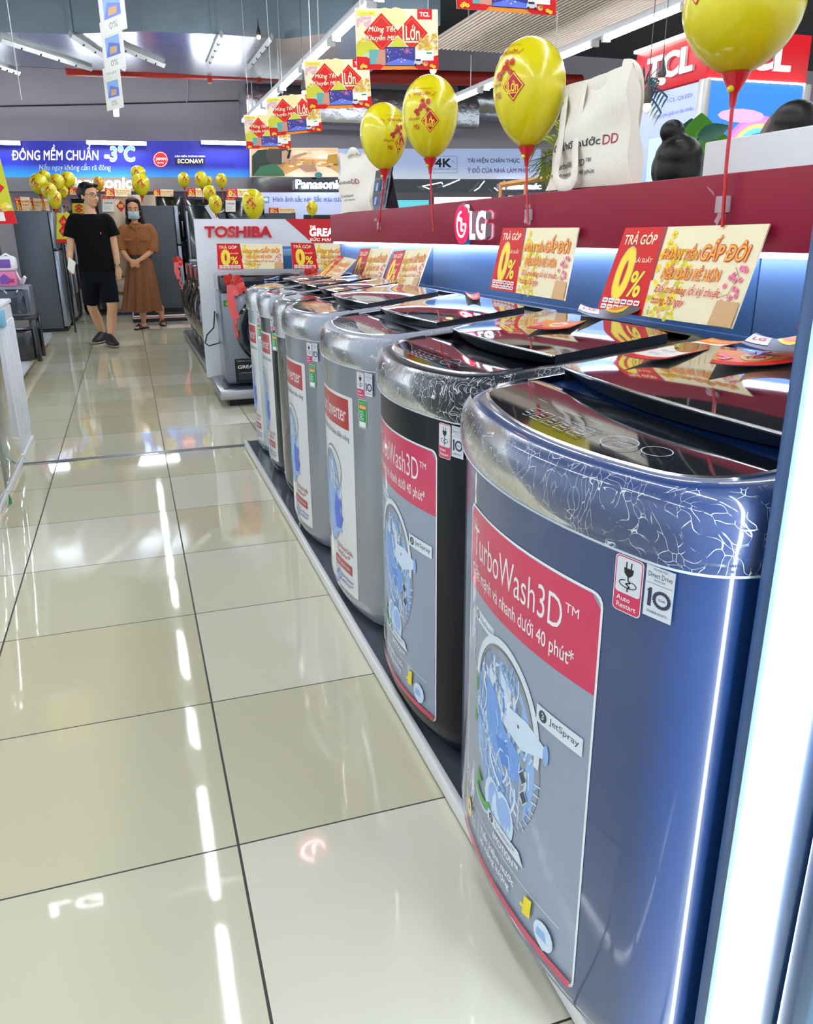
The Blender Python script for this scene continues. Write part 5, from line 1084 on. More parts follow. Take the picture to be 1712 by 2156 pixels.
# ================================================================== TCL BOOTH
cx, cy, bw = 3.9, 5.2, .86
t = thing('brand_column', 'square column booth with red headers and lit blue panels behind the crimson header', 'display column', (cx, cy, 0))
c0 = Vector((cx, cy, 0))
hred = mat('booth_red', 'c4141f', .35, emit=.12, ecol='d0141e')
MB().box(.04, .04, 0, bw-.04, bw-.04, 2.2, mat('column_grey', 'b9bdc2', .5)).build('column', t)
MB().rbox(0, 0, 2.225, bw, bw, 2.53, hred, .004).build('header', t)
def face3d(parent, s, fn, wd, h, m, side, th=.02, bold=.04, name='letters'):
    vs, fs = text2d(s, bold); a = min(v[0] for v in vs); b = max(v[0] for v in vs); lo = min(v[1] for v in vs); hi = max(v[1] for v in vs); T = lambda v, l: fn((v[0]-a)/(b-a)*wd, (v[1]-lo)/(hi-lo)*h, l)
    n = len(vs); mb = MB(); mb.add([T(v, th) for v in vs], fs, m); cnt = {}
    for f in fs:
        for i in range(len(f)):
            k = tuple(sorted((f[i], f[(i+1) % len(f)]))); cnt[k] = cnt.get(k, 0)+1
    mb.add([T(v, th) for v in vs]+[T(v, 0) for v in vs], [(p, q, q+n, p+n) for (p, q), c in cnt.items() if c == 1], side); return mb.build(name, parent, sharp=None)
tl = lit_('booth_letters', 'f3ecff', .9)
face3d(t, 'TCL', lambda u, v, l: (-.001-l, .68-u, 2.29+v), .55, .17, tl, lgrey); face3d(t, 'TCL', lambda u, v, l: (.14+u, -.001-l, 2.29+v), .55, .17, tl, lgrey)
MB().box(-.03, .0, 2.525, .0, bw, 2.545, lit_('booth_strip', 'fff6e8', 4)).build('light_strip', t); MB().box(.02, -.02, 2.218, bw-.02, .01, 2.226, lit_('booth_strip', 'fff6e8', 4)).build('light_strip', t)
scr1 = grad_print('lightbox_blue', '2f78e0', 'c48ae8', 1.35, 2.2, .38); scr2 = grad_print('lightbox_pale', 'a9b6f0', '5fa4ec', 1.3, 2.2, .22)
for nm, bx_ in (('frame_edge', (-.03, -.03, .0, .03, .03, 2.22)), ('frame_edge', (bw-.03, -.03, 0, bw+.03, .03, 2.22)), ('frame_edge', (-.03, bw-.03, 0, .03, bw+.03, 2.22))): MB().rbox(*bx_, mat('frame_silver', 'c3c0ba', .35, .3), .006).build(nm, t)
mb = MB(); mb.box(.03, -.012, .9, bw-.03, .0, 2.21, scr1)
S = Sheet(); 
for i, m_ in enumerate((lit_('rb_violet', 'c77fe0', .35), lit_('rb_rose', 'f090c0', .35), lit_('rb_gold', 'f4d080', .35), lit_('rb_aqua', '70d8e8', .35))): S.line(circ(.5, 1.72, .30-.03*i, .27-.026*i, 16, .5, 2.6), .035, m_)
S.poly(circ(.32, 2.0, .2, .045, 12), lit_('rb_cloud', 'd8a8f0', .35)); S.into(mb, lambda u, v, l: (u, -.014-l, v), (), .0006); mb.build('lit_panel', t)
mb = MB(); mb.box(-.012, .03, .9, .0, bw-.03, 2.21, scr2)
S = Sheet(); S.text('không gian giải trí đa chiều', .3, 2.03, .48, .04, blue); S.text('TCL QLED', .45, 2.12, .3, .03, blue); S.rect(.28, 1.55, .68, 1.9, lit_('lb_tile', 'b0dcf4', .35)); S.rect(.1, 1.3, .5, 1.42, lit_('lb_aqua', '60b8e8', .35)); S.rect(.55, 1.86, .62, 1.98, skyb)
S.into(mb, lambda u, v, l: (-.014-l, bw-u, v), (), .0006); mb.build('lit_panel', t)
# leafy plant
leafm = mat('leaf_green', '4f8f2a', .4, coat=.3, noise=.25, nscale=12); leafd = mat('leaf_dark', '1f5540', .4, noise=.2, nscale=12)
def leaf(mb, p, d, L_, wd, m, droop=.15, fold=.1, sd=None):
    p = Vector(p); d = Vector(d).normalized(); s = d.cross(Vector(sd or (0, 0, 1)));  s = (s if s.length > .1 else Vector((1, 0, 0))).normalized(); n = s.cross(d)
    rows = []
    for k in range(8):
        t_ = k/7; c = p+d*(L_*t_)+Vector((0, 0, -droop*L_*t_*t_)); w_ = wd*math.sin(math.pi*(.06+.92*t_)**.8)
        rows.append([c-s*w_+n*fold*w_, c-s*w_*.5+n*fold*.3*w_, c, c+s*w_*.5+n*fold*.3*w_, c+s*w_+n*fold*w_])
    mb.loft(rows, m, False, False, False, True)
pc = at(1450, 330, AX, 2.75); t = thing('potted_plant', 'leafy green plant with round leaves behind the person with a hair bun', 'plant', (pc.x, pc.y, 0)); q = random.Random(6)
MB().lathe([(.12, 0), (.16, .3), (.15, .3), (.14, .26), (.001, .26)], mat('pot_white', 'd8d8d4', .4), 20).build('pot', t)
MB().tube([(0, 0, .25), (.02, .02, .8), (0, 0, pc.z-.05)], .015, brown, 8).build('stem', t)
tocam = Vector((-pc.x, -pc.y, 0)).normalized(); rt = Vector((-tocam.y, tocam.x, 0))
rt = -rt if rt.dot(_r0) < 0 else rt
for i, (px_, py_, L_, wd, m_, dx, dz) in enumerate([(1473, 280, .16, .065, leafm, .0, 1), (1432, 285, .14, .045, leafm, -.5, 1), (1470, 330, .18, .06, leafm, -.25, -1), (1490, 300, .16, .055, leafm, 1, .3), (1450, 282, .13, .05, leafd, .1, 1), (1442, 300, .15, .05, leafd, -.6, -.4), (1462, 345, .16, .05, leafm, .2, -1), (1420, 295, .14, .03, leafd, -1, .8), (1500, 278, .13, .03, leafd, 1, .4), (1455, 310, .15, .06, leafd, .4, -.8), (1478, 310, .15, .05, leafm, .5, .6), (1480, 360, .15, .05, leafd, .3, -1)]):
    b = at(px_, py_, AX, 2.75+.06*math.sin(i*2.1))-Vector((pc.x, pc.y, 0)); d = rt*dx+Vector((0, 0, dz)); mb = MB(); leaf(mb, b-d.normalized()*L_*.5+tocam*.03, d+tocam*.25, L_*1.15, wd*1.25, m_, .1, .1, tocam); MB.tube(mb, [(0, 0, pc.z-.12), tuple((b-d.normalized()*L_*.5)*.6+Vector((0, 0, (pc.z-.1)*.4))), tuple(b-d.normalized()*L_*.5+tocam*.03)], .004, leafd, 5); mb.build('leaf', t)
def palm(label, top, ax, val, fr_, m, k_=1.):
    c = at(*top, ax, val); t = thing('palm', label, 'palm', (c.x, c.y, 0)); MB().lathe([(.13, 0), (.17, .32), (.15, .32), (.001, .28)], mat('pot_dark', '3a3c40', .5), 16).build('pot', t); MB().tube([(0, 0, .28), (.02, 0, 1.0), (0, 0, c.z)], .02, brown, 8).build('trunk', t)
    for (ex, ey) in fr_:
        e = at(ex, ey, ax, val)-Vector((c.x, c.y, 0)); b = Vector((0, 0, c.z)); mid = b.lerp(e, .5)+Vector((0, 0, .12)); mb = MB(); spine = []
        for k in range(13): s_ = k/12; spine.append(b*(1-s_)**2+mid*2*s_*(1-s_)+e*s_*s_)
        mb.tube(spine, .006, m, 5)
        for k in range(2, 13):
            d = (spine[k]-spine[k-1]).normalized(); side = d.cross(_f).normalized()
            for sg in (-1, 1): leaf(mb, spine[k], d*.7+side*sg*.8, k_*.20*(1.15-.5*k/12), .011*k_, m, .25, 0)
        mb.build('frond', t)
palg = mat('palm_green', '8a9a2c', .5, noise=.3, nscale=10); pald = mat('palm_dark', '24505a', .5, noise=.3, nscale=10)
palm('yellow green palm behind the large tote bag at its left side', (1185, 345), AX, 2.6, [(1135, 300), (1140, 345), (1148, 375), (1165, 262), (1200, 280), (1220, 330)], palg)
palm('dark green palm fronds between the large tote bag and the red booth header', (1330, 215), AX, 3.0, [(1388, 172), (1405, 205), (1392, 238), (1300, 185), (1295, 235)], pald, .65)

# ================================================================== PEOPLE
def remesh(mb, name, parent, voxel, m=None, smooth=3, sub=False):
    o = mb.build('tmp', None, None, sharp=None); md = o.modifiers.new('r', 'REMESH'); md.mode = 'VOXEL'; md.voxel_size = voxel; md.use_smooth_shade = True
    if smooth: s = o.modifiers.new('s', 'SMOOTH'); s.factor = .5; s.iterations = smooth
    dg = bpy.context.evaluated_depsgraph_get(); dg.update(); me = bpy.data.meshes.new_from_object(o.evaluated_get(dg)); me.name = name
    old = o.data; bpy.data.objects.remove(o); bpy.data.meshes.remove(old)
    me.materials.clear(); me.materials.append(m)
    me.polygons.foreach_set('material_index', [0]*len(me.polygons)); me.polygons.foreach_set('use_smooth', [True]*len(me.polygons))
    r = bpy.data.objects.new(name, me); COL.objects.link(r); r.parent = parent; return r
def limb(mb, pts, rad, m, ref=(1, 0, 0), n=14):
    """smooth tapered limb through joints with end domes"""
    P_ = [Vector(p) for p in pts]; rr = [r if isinstance(r, tuple) else (r, r) for r in rad]; sp = []; sr = []
    for i in range(len(P_)-1):
        a, b, c, d = P_[max(i-1, 0)], P_[i], P_[i+1], P_[min(i+2, len(P_)-1)]
        for k in range(6):
            s = k/6; sp.append(.5*((2*b)+(c-a)*s+(2*a-5*b+4*c-d)*s*s+(3*b-a-3*c+d)*s**3)); w_ = s*s*(3-2*s); sr.append((rr[i][0]*(1-w_)+rr[i+1][0]*w_, rr[i][1]*(1-w_)+rr[i+1][1]*w_))
    sp.append(P_[-1]); sr.append(rr[-1]); mb.tube(sp, sr, m, n, ref=ref)
def hand(mb, wrist, tip, out, m, s=1., curl=.5):
    """palm from wrist towards tip, five bent fingers; out is the back-of-hand normal"""
    w0, t0 = Vector(wrist), Vector(tip); d = (t0-w0).normalized(); n = Vector(out); n = (n-d*n.dot(d)).normalized(); sd = d.cross(n)
    mb.tube([w0-d*.02*s, w0+d*.03*s, w0+d*.075*s, w0+d*.09*s], [(.024*s, .017*s), (.034*s, .015*s), (.038*s, .014*s), (.034*s, .012*s)], m, 12, ref=tuple(sd))
    for i, L_ in enumerate((.068, .078, .074, .058)):
        b = w0+d*.085*s+sd*(-.028+.019*i)*s; k1 = b+d*L_*.45*s-n*.010*curl*s; k2 = k1+(d*(1-.5*curl)-n*.8*curl).normalized()*L_*.32*s; k3 = k2+(d*(1-curl)-n*1.2*curl).normalized()*L_*.28*s
        mb.tube([b-d*.02*s, b, k1, k2, k3], [.0095*s, .0095*s, .0088*s, .0082*s, .006*s], m, 8)
    b = w0+d*.03*s-sd*.03*s; mb.tube([w0+d*.015*s-sd*.015*s, b, b+d*.028*s-sd*.016*s-n*.008*s, b+d*.055*s-sd*.014*s-n*.018*s], [.012*s, .0125*s, .0105*s, .0075*s], m, 8)
def head_parts(mb, c, yaw, m, s=1., pitch=0.):
    """head whose centre (eye height) is c and whose face looks along yaw (0 = towards -Y, positive turns to +X)"""
    M = Matrix.Translation(c) @ Matrix.Rotation(yaw, 4, 'Z') @ Matrix.Rotation(pitch, 4, 'X')
    def el(x, y, z, rx, ry, rz):
        t = MB(); t.ball((0, 0, 0), (rx*s, ry*s, rz*s), m, 18, 14); mb.add([M @ (Vector(v)+Vector((x, y, z))*s) for v in t.v], t.f, m, True)
    el(0, .012, .035, .076, .096, .088); el(0, -.02, -.035, .064, .072, .075); el(0, -.045, -.085, .036, .038, .030); el(0, -.03, -.06, .055, .05, .045)
    el(0, -.09, -.015, .011, .014, .026); el(0, -.1, -.032, .014, .014, .012); el(-.013, -.092, -.036, .009, .01, .007); el(.013, -.092, -.036, .009, .01, .007)
    el(-.078, .012, -.01, .010, .02, .032); el(.078, .012, -.01, .010, .02, .032); el(0, -.083, .018, .05, .012, .012); el(-.04, -.062, -.03, .02, .02, .022); el(.04, -.062, -.03, .02, .02, .022)
    el(0, -.083, -.062, .022, .010, .007); el(0, -.081, -.072, .019, .010, .006)
    return M
def face_parts(t, M, s=1., smile=True, mouth=True):
    lip = mat('lip', 'b5625a', .5); wh = mat('eye_white', 'e9e6e2', .3); ir = mat('eye_dark', '1c1412', .2); br = mat('brow_dark', '1d1715', .7)
    T = lambda x, y, z: M @ Vector((x*s, y*s, z*s))
    for sg in (-1, 1):
        q = MB(); b = MB(); b.ball((0, 0, 0), (.014*s, .007*s, .0065*s), wh, 10, 8); q.add([M @ (Vector(v)+Vector((.031*sg, -.083, .002))*s) for v in b.v], b.f, wh, True)
        b = MB(); b.ball((0, 0, 0), (.006*s, .004*s, .006*s), ir, 8, 6); q.add([M @ (Vector(v)+Vector((.031*sg, -.089, .002))*s) for v in b.v], b.f, ir, True); q.build('eye', t)
        MB().tube([T(.014*sg, -.093, .020), T(.031*sg, -.093, .026), T(.05*sg, -.078, .020)], .0035*s, br, 6).build('eyebrow', t)
    if mouth: MB().tube([T(-.022, -.084, -.064), T(-.01, -.092, -.067), T(0, -.093, -.0675), T(.01, -.092, -.067), T(.022, -.084, -.062)], [.002*s, .0042*s, .0046*s, .0042*s, .002*s], lip, 6).build('mouth', t)
skin = mat('skin_warm', 'd7a47c', .5, noise=.05, nscale=15); skin2 = mat('skin_tan', 'c58d66', .5, noise=.05, nscale=15)
hairm = mat('hair_black', '0a0807', .45, spec=.35, noise=.3, nscale=60, bump=.15, bscale=120); hairb = mat('hair_brown', '1c0f0b', .55, spec=.25, noise=.3, nscale=60, bump=.5, bscale=120)
tee = mat('black_cotton', '040508', .9, spec=.2, bump=.2, bscale=14); shortm = mat('navy_denim', '080c16', .9, spec=.2, bump=.2, bscale=30); shoem = mat('black_shoe', '17151a', .5); sole = mat('shoe_sole', 'a89c86', .6)
# ---- the man
MY = 10.4; base = at(226, 728, AY, MY); base.z = 0; t = thing('person', 'man in black shirt and dark shorts walking with a paper in his hand, looking aside', 'person', base)
J = lambda x, y, dy=0.: at(x, y, AY, MY+dy)-base
hd = J(188, 412); body = MB(); D_ = skin
Mh = head_parts(body, hd, .72, D_, 1.1)
limb(body, [J(187, 425, .02), J(189, 440, .01), J(191, 456)], [(.056, .06), (.058, .06), (.075, .065)], D_)
limb(body, [J(191, 455), J(192, 470), J(194, 500), J(202, 545), J(207, 580), J(208, 595)], [(.09, .07), (.17, .095), (.165, .11), (.145, .10), (.16, .105), (.12, .09)], D_)
limb(body, [J(157, 464), J(151, 490), J(149, 517), J(147, 535, -.04), J(147, 549, -.06)], [.056, .052, .042, .038, .028], D_)
limb(body, [J(224, 464), J(234, 492), J(241, 520), J(245, 542, -.02), J(248, 562, -.03)], [.056, .052, .043, .038, .028], D_)
hand(body, J(147, 549, -.06), J(148, 568, -.08), (-.6, -.6, .1), D_, 1., .75); hand(body, J(248, 562, -.03), J(251, 582, -.03), (.5, -.8, 0), D_, 1., .4)
fR, fL = J(236, 727, -.12), J(214, 716, .32); fR.z = .0; fL.z = 0
kR, kL = J(236, 645, -.06), J(194, 645, .12); aR = Vector((fR.x-.005, fR.y+.07, .10)); aL = Vector((fL.x+.02, fL.y+.05, .11))
limb(body, [J(222, 585), J(230, 615, -.04), kR, kR.lerp(aR, .4)+Vector((.0, .03, 0)), aR, aR-Vector((0, 0, .05))], [.10, .085, .058, .058, .038, .04], D_)
limb(body, [J(193, 585), J(193, 615, .06), kL, kL.lerp(aL, .4)+Vector((0, .03, 0)), aL, aL-Vector((0, 0, .05))], [.10, .085, .058, .058, .038, .04], D_)
remesh(body, 'body', t, .0085, D_, 2); face_parts(t, Mh, 1.1)
cl = MB()
limb(cl, [J(190, 451), J(191, 458), J(192, 466), J(193, 490), J(199, 525), J(204, 555), J(206, 571)], [(.085, .075), (.13, .09), (.205, .108), (.205, .125), (.19, .125), (.19, .125), (.195, .13)], tee, n=24)
limb(cl, [J(172, 460), J(157, 464), J(150, 482), J(147, 500)], [.05, .074, .072, .074], tee); limb(cl, [J(208, 460), J(224, 464), J(234, 482), J(240, 497)], [.05, .074, .072, .076], tee)
remesh(cl, 'shirt', t, .010, tee, 2)
p = J(212, 491, -.155); MB().rbox(p.x-.006, p.y, p.z-.014, p.x+.006, p.y+.03, p.z+.014, mat('chest_mark_red', 'd2443e', .5), .004).build('chest_mark', t)
sh = MB(); limb(sh, [J(205, 560), J(206, 572), J(207, 588), J(208, 596)], [(.185, .12), (.19, .125), (.19, .125), (.16, .11)], shortm, n=20)
limb(sh, [J(192, 582), J(191, 605, .04), J(193, 638, .10)], [(.11, .115), (.105, .11), (.10, .10)], shortm); limb(sh, [J(222, 582), J(228, 605, -.03), J(233, 637, -.05)], [(.11, .115), (.105, .11), (.10, .10)], shortm)
remesh(sh, 'shorts', t, .010, shortm, 2)
def shoe(t, f, yaw, m, s=1.):
    M = Matrix.Translation(f) @ Matrix.Rotation(yaw, 4, 'Z'); up = MB(); lo = MB()
    rr = [(.10, .032, .08), (.07, .042, .10), (.02, .045, .085), (-.05, .048, .062), (-.12, .044, .036), (-.165, .03, .028), (-.185, .012, .02)]
    for tgt, h0, mm, k in ((up, .02, m, 1.), (lo, .0, sole, 1.05)):
        rings = []
        for y, w_, h in rr:
            hh = (h if tgt is up else .012); rings.append([M @ Vector((w_*k*s*math.cos(a), y*s*1.0, (h0+.012+hh*(math.sin(a) if math.sin(a) > 0 else .35*math.sin(a)))*s)) for a in [i*math.pi/8 for i in range(16)]])
        tgt.loft(rings, mm)
    u = up.build('shoe', t); lo.build('sole', u)
shoe(t, fR, .25, shoem, 1.2); shoe(t, fL, -.35, shoem, 1.2)
def tf(mb, M, m, el):
    for (x, y, z, rx, ry, rz) in el:
        q = MB(); q.ball((0, 0, 0), (rx, ry, rz), m, 16, 12); mb.add([M @ (Vector(v)+Vector((x, y, z))) for v in q.v], q.f, m, True)
Mh = Mh @ Matrix.Scale(1.1, 4)
h = MB(); tf(h, Mh, hairm, [(0, .03, .064, .090, .098, .074), (0, .06, .03, .09, .075, .09), (-.03, -.05, .098, .05, .045, .022), (.03, -.05, .10, .05, .045, .022), (-.077, .02, .045, .016, .05, .05), (.077, .02, .045, .016, .05, .05), (-.078, -.01, .02, .011, .018, .03), (.078, -.01, .02, .011, .018, .03)]); remesh(h, 'hair', t, .009, hairm, 2)
g = MB(); gm = mat('glasses_dark', '2a2628', .3, .5)
for sg in (-1, 1): g.tube([Mh @ Vector((.033*sg+.024*math.cos(a), -.108, .0+.018*math.sin(a))) for a in [i*math.pi/8 for i in range(17)]], .0022, gm, 6); g.tube([Mh @ Vector((.057*sg, -.106, .006)), Mh @ Vector((.084*sg, -.05, .01)), Mh @ Vector((.086*sg, .02, .008))], .002, gm, 6)
g.tube([Mh @ Vector((-.01, -.108, .004)), Mh @ Vector((.01, -.108, .004))], .002, gm, 6); g.build('glasses', t)
w_ = J(247, 558, -.03); MB().tube([w_-Vector((.0, 0, .012)), w_+Vector((0, 0, .012))], [(.036, .036), (.036, .036)], mat('watch_strap', '4a5348', .5), 14).rbox(w_.x-.015, w_.y-.045, w_.z-.016, w_.x+.015, w_.y-.032, w_.z+.016, mat('watch_face', '9fb08f', .3), .006).build('watch', t)
pp = at(153, 560, AY, MY-.10); q = MB(); q.add([Vector(v) for v in ((-.03, .01, .10), (.04, -.02, .04), (.0, -.03, -.09), (-.06, .0, -.03), (-.03, .018, .10), (.04, -.012, .04), (.0, -.022, -.09), (-.06, .008, -.03))], [(0, 1, 2, 3), (7, 6, 5, 4), (0, 4, 5, 1), (1, 5, 6, 2), (2, 6, 7, 3), (3, 7, 4, 0)], paper)
tag(q.build('paper_sheet', None, pp), 'folded white paper held in the hand of the man in black', 'paper')
# ---- the woman
WY = 12.15; base = at(306, 692, AY, WY); base.z = 0; t = thing('person', 'woman in a brown belted shirt dress and face mask standing with clasped hands', 'person', base)
J = lambda x, y, dy=0.: at(x, y, AY, WY+dy)-base
hd = J(281, 442); body = MB(); Mw = head_parts(body, hd, -.08, skin2, 1.14)
limb(body, [J(282, 456, .02), J(284, 466, .01), J(285, 476)], [(.046, .05), (.046, .05), (.06, .055)], skin2)
limb(body, [J(285, 474), J(287, 486), J(290, 505), J(294, 535), J(298, 565), J(300, 585)], [(.07, .06), (.155, .085), (.15, .10), (.125, .09), (.16, .11), (.12, .09)], skin2)
hL, hR = J(279, 550, -.20), J(285, 551, -.21)
limb(body, [J(260, 483), J(257, 505), J(258, 525, -.04), J(266, 540, -.13), J(274, 548, -.19)], [.05, .046, .038, .034, .025], skin2); limb(body, [J(316, 482), J(322, 505), J(321, 524, -.04), J(305, 540, -.13), J(292, 549, -.19)], [.05, .046, .038, .034, .025], skin2)
hand(body, J(274, 548, -.19), J(285, 556, -.20), (-.2, -1, .2), skin2, .92, .5); hand(body, J(292, 547, -.2), J(280, 557, -.215), (.2, -1, .2), skin2, .92, .5)
f1, f2 = J(300, 692, -.05), J(343, 690, .35); f1.z = 0; f2.z = 0
limb(body, [J(290, 590), J(297, 630), J(299, 650), f1+Vector((.03, .08, .22)), f1+Vector((.03, .07, .085)), f1+Vector((.03, .06, .045))], [.09, .065, .05, .05, .032, .034], skin2)
limb(body, [J(312, 590), J(324, 630, .1), J(331, 650, .2), f2+Vector((0, .10, .24)), f2+Vector((0, .09, .09)), f2+Vector((0, .08, .05))], [.09, .065, .05, .05, .032, .034], skin2)
for f, yw in ((f1, -.75), (f2, .15)):
    M = Matrix.Translation(f) @ Matrix.Rotation(yw, 4, 'Z'); limb(body, [M @ Vector(p) for p in ((0, .09, .045), (0, .04, .05), (0, -.04, .036), (0, -.11, .026), (0, -.135, .022))], [(.028, .026), (.032, .032), (.038, .022), (.036, .015), (.022, .01)], skin2)
remesh(body, 'body', t, .0085, skin2, 2); face_parts(t, Mw, 1.14, mouth=False)
dress = mat('brown_dress', '8a5222', .75, bump=.25, bscale=18, noise=.08); skirtm = mat('copper_skirt', '74400f', .5, bump=.2, bscale=10, noise=.08)
cl = MB(); limb(cl, [J(284, 470), J(285, 475), J(288, 484), J(290, 505), J(293, 530), J(294, 541)], [(.075, .065), (.11, .08), (.185, .10), (.19, .125), (.165, .115), (.15, .105)], dress, n=24)
limb(cl, [J(272, 480), J(261, 484), J(256, 502), J(256, 524, -.03)], [.05, .072, .072, .076], dress); limb(cl, [J(304, 479), J(315, 483), J(322, 503), J(320, 525, -.03)], [.05, .072, .074, .080], dress)
remesh(cl, 'blouse', t, .010, dress, 2)
sk = MB(); rings = []
for k in range(15):
    b = k/14; c = J(294+5*b, 538+117*b, 0); hw = .145+.115*b**.8; hd_ = .105+.10*b**.8; rings.append([c+Vector(((hw*(1+(.02+.08*b)*math.cos(11*a+.6)))*math.cos(a), (hd_*(1+(.02+.10*b)*math.cos(11*a+.6)))*math.sin(a), .008*math.sin(5*a)*b)) for a in [i*2*math.pi/88 for i in range(88)]])
sk.loft(rings, skirtm, True, False); sk.loft([[(p_[0]*1, p_[1], p_[2]) for p_ in rings[-1]], [(p_[0]*.94+.06*(J(299, 655).x), p_[1]*.94, p_[2]+.03) for p_ in rings[-1]]], skirtm, False, False); sk.build('skirt', t)
bm_ = mat('belt_dark', '2c1c14', .5); c = J(294, 540); MB().loft([[c+Vector((.158*math.cos(a), .118*math.sin(a), dz_)) for a in [i*math.pi/16 for i in range(32)]] for dz_ in (-.022, .022)], bm_, False, False).build('belt', t)
for sg, x in ((-1, 271), (1, 303)): p = J(x, 505, -.135); MB().rbox(p.x-.055, p.y-.008, p.z-.02, p.x+.055, p.y+.03, p.z+.02, dress, .008).build('pocket_flap', t)
MB().tube([J(287, 480, -.115), J(289, 505, -.135), J(292, 536, -.118)], (.012, .004), dress, 8, ref=(1, 0, 0)).build('button_band', t)
for i in range(4): p = J(287.5+1.2*i, 487+13*i, -.137); MB().ball(p, .007, bm_, 8, 6).build('button', t)
for sg in (-1, 1): MB().add([J(285, 482, -.115), J(285+sg*7, 478, -.105), J(285+sg*14, 475, -.07), J(285+sg*10, 467, -.04), J(285+sg*5, 471, -.075)], [(0, 1, 2, 3, 4)], dress).build('collar', t)
MB().tube([J(255, 522, -.03), J(256, 527, -.035)], [.080, .080], dress, 14).build('cuff', t); MB().tube([J(321, 522, -.03), J(319, 528, -.035)], [.084, .084], dress, 14).build('cuff', t)
Mw = Mw @ Matrix.Scale(1.12, 4)
h = MB(); tf(h, Mw, hairb, [(0, .03, .07, .088, .10, .075), (0, .055, .02, .086, .07, .10), (-.075, .03, -.05, .026, .06, .12), (.075, .03, -.05, .028, .06, .12), (-.082, .02, -.15, .028, .05, .09), (.088, .02, -.16, .032, .05, .10), (0, .07, -.1, .08, .04, .13), (-.04, -.03, .105, .04, .04, .022), (.04, -.03, .105, .04, .04, .022), (-.074, -.02, .045, .012, .03, .05), (.074, -.02, .045, .012, .03, .05)]); remesh(h, 'hair', t, .009, hairb, 2)
mk = mat('mask_teal', 'a9c4c8', .7, bump=.2, bscale=30); rows = []
for k in range(7):
    b = k/6; z = -.015-.085*b; bulge = .012*math.sin(math.pi*b)+(.003 if k % 2 else 0); rows.append([Mw @ Vector((.072*math.sin(a), -.03-(.075+bulge-.035*b*b)*math.cos(a), z-.004*math.cos(a))) for a in [(-1.08+2.16*i/14) for i in range(15)]])
mb = MB(); mb.loft(rows, mk, False, False, False, True); msk = mb.build('face_mask', t, sharp=None)
for sg in (-1, 1): MB().tube([Mw @ Vector((.07*sg, -.055, -.02)), Mw @ Vector((.084*sg, .01, .0)), Mw @ Vector((.08*sg, .02, -.04)), Mw @ Vector((.068*sg, -.05, -.085))], .0018, paper, 5).build('ear_loop', msk)
for f, yw in ((f1, -.75), (f2, .15)):
    M = Matrix.Translation(f) @ Matrix.Rotation(yw, 4, 'Z'); s_ = MB(); s_.loft([[M @ Vector((w_*math.cos(a), y, .008+.008*math.sin(a))) for a in [i*math.pi/6 for i in range(12)]] for y, w_ in ((.12, .02), (.10, .034), (.02, .034), (-.07, .044), (-.13, .036), (-.15, .012))], shoem)
    s_.tube([M @ Vector((-.043, -.03, .02)), M @ Vector((0, -.055, .07)), M @ Vector((.043, -.09, .02))], (.008, .024), shoem, 8); s_.tube([M @ Vector((.043, -.03, .02)), M @ Vector((0, -.055, .072)), M @ Vector((-.043, -.09, .02))], (.008, .024), shoem, 8); s_.build('sandal', t)
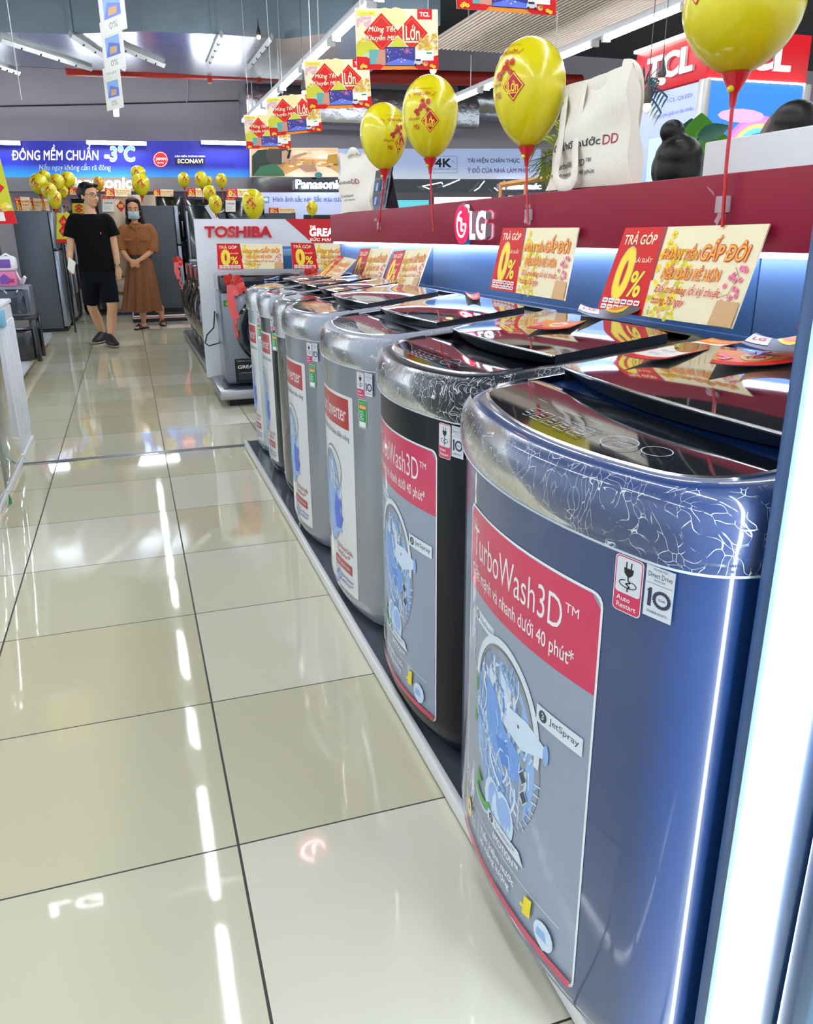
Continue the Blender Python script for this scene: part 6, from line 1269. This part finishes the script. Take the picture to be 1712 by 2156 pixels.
# ---- shop visitors behind the header
def visitor(label, hp, yaw, hair_el, shirt, s=.98, extra=None):
    """standing person, head centre at hp"""
    base = Vector((hp.x, hp.y, 0)); t = thing('person', label, 'person', base); H = hp.z; C_ = Vector((0, 0, H)); b = MB(); M = head_parts(b, C_, yaw, skin, s)
    rt = Vector((math.cos(yaw), math.sin(yaw), 0)); fw = Vector((math.sin(yaw), -math.cos(yaw), 0)); P_ = lambda r_, z, f=0: rt*r_+fw*f+Vector((0, 0, z*H)); ref = tuple(rt)
    limb(b, [P_(0, .96), P_(0, .90), P_(0, .87)], [(.05, .05), (.05, .05), (.07, .06)], skin, ref); limb(b, [P_(0, .87), P_(0, .84), P_(0, .72), P_(0, .62), P_(0, .52)], [(.08, .06), (.17, .09), (.15, .1), (.13, .09), (.16, .1)], skin, ref)
    for sg in (-1, 1):
        limb(b, [P_(.18*sg, .84), P_(.21*sg, .68), P_(.21*sg, .54, .08)], [.05, .042, .028], skin, ref); hand(b, P_(.21*sg, .54, .08), P_(.21*sg, .47, .12), tuple(rt*sg), skin, .92, .5)
        limb(b, [P_(.085*sg, .52), P_(.09*sg, .29), P_(.09*sg, .06), P_(.09*sg, .03)], [.09, .055, .035, .036], skin, ref); limb(b, [P_(.09*sg, .03, -.05), P_(.09*sg, .025, .06), P_(.09*sg, .015, .13)], [(.03, .03), (.036, .026), (.03, .012)], skin, ref)
    remesh(b, 'body', t, .011, skin, 2); face_parts(t, M, s)
    c = MB(); limb(c, [P_(0, .885), P_(0, .845), P_(0, .72), P_(0, .5)], [(.08, .07), (.19, .105), (.18, .12), (.19, .12)], shirt, ref)
    for sg in (-1, 1): limb(c, [P_(.12*sg, .85), P_(.19*sg, .83), P_(.215*sg, .72)], [.05, .068, .066], shirt, ref)
    remesh(c, 'shirt', t, .012, shirt, 2); c = MB(); limb(c, [P_(0, .56), P_(0, .5)], [(.17, .11), (.17, .115)], shortm, ref)
    for sg in (-1, 1): limb(c, [P_(.09*sg, .53), P_(.095*sg, .3), P_(.095*sg, .05)], [.10, .075, .06], shortm, ref)
    remesh(c, 'trousers', t, .012, shortm, 2); h = MB(); tf(h, M, hairm, hair_el); remesh(h, 'hair', t, .009, hairm, 2)
    return t, M
vx = 2.12; hp = at(1424, 372, AX, vx)
cap = [(0, .03, .07, .092, .105, .08), (0, .05, .02, .09, .08, .10), (-.07, -.0, .03, .03, .07, .06), (.07, 0, .03, .03, .07, .06), (0, -.04, .09, .07, .06, .04)]
t, M = visitor('person with black hair in a high bun, only the head showing above the crimson header', hp, 2.6, cap+[(.035, .05, .16, .048, .045, .044), (.028, .05, .13, .03, .03, .03)], mat('visitor_shirt', '3c4a66', .8))
hp = at(1665, 302, AX, 2.5)
visitor('person with dark hair just showing above the white partition board at the right', hp, 2.6, cap, mat('visitor_shirt_dark', '23262e', .8))
fc = at(1640, 292, AX, 2.75); f_ = lambda x, y: at(x, y, AX, 2.75)-fc
fan = MB(); pf = mat('fan_brown', '7c6657', .6, noise=.15, nscale=15); pts = [f_(1597, 285), f_(1610, 262), f_(1622, 245), f_(1636, 232), f_(1640, 237), f_(1664, 222), f_(1676, 240), f_(1692, 262), f_(1700, 290), f_(1650, 330)]
n = len(pts); fan.add(pts+[p_+Vector((.03, .01, 0)) for p_ in pts], [tuple(range(n)), tuple(range(n, 2*n))[::-1]]+[(i, (i+1) % n, (i+1) % n+n, i+n) for i in range(n)], pf); fan.tube([f_(1650, 325), (0, 0, -fc.z)], .012, pf, 6)
tag(fan.build('paper_fan', None, fc), 'brown grey pointed fan shape standing behind the dark hair at the right', 'decoration')
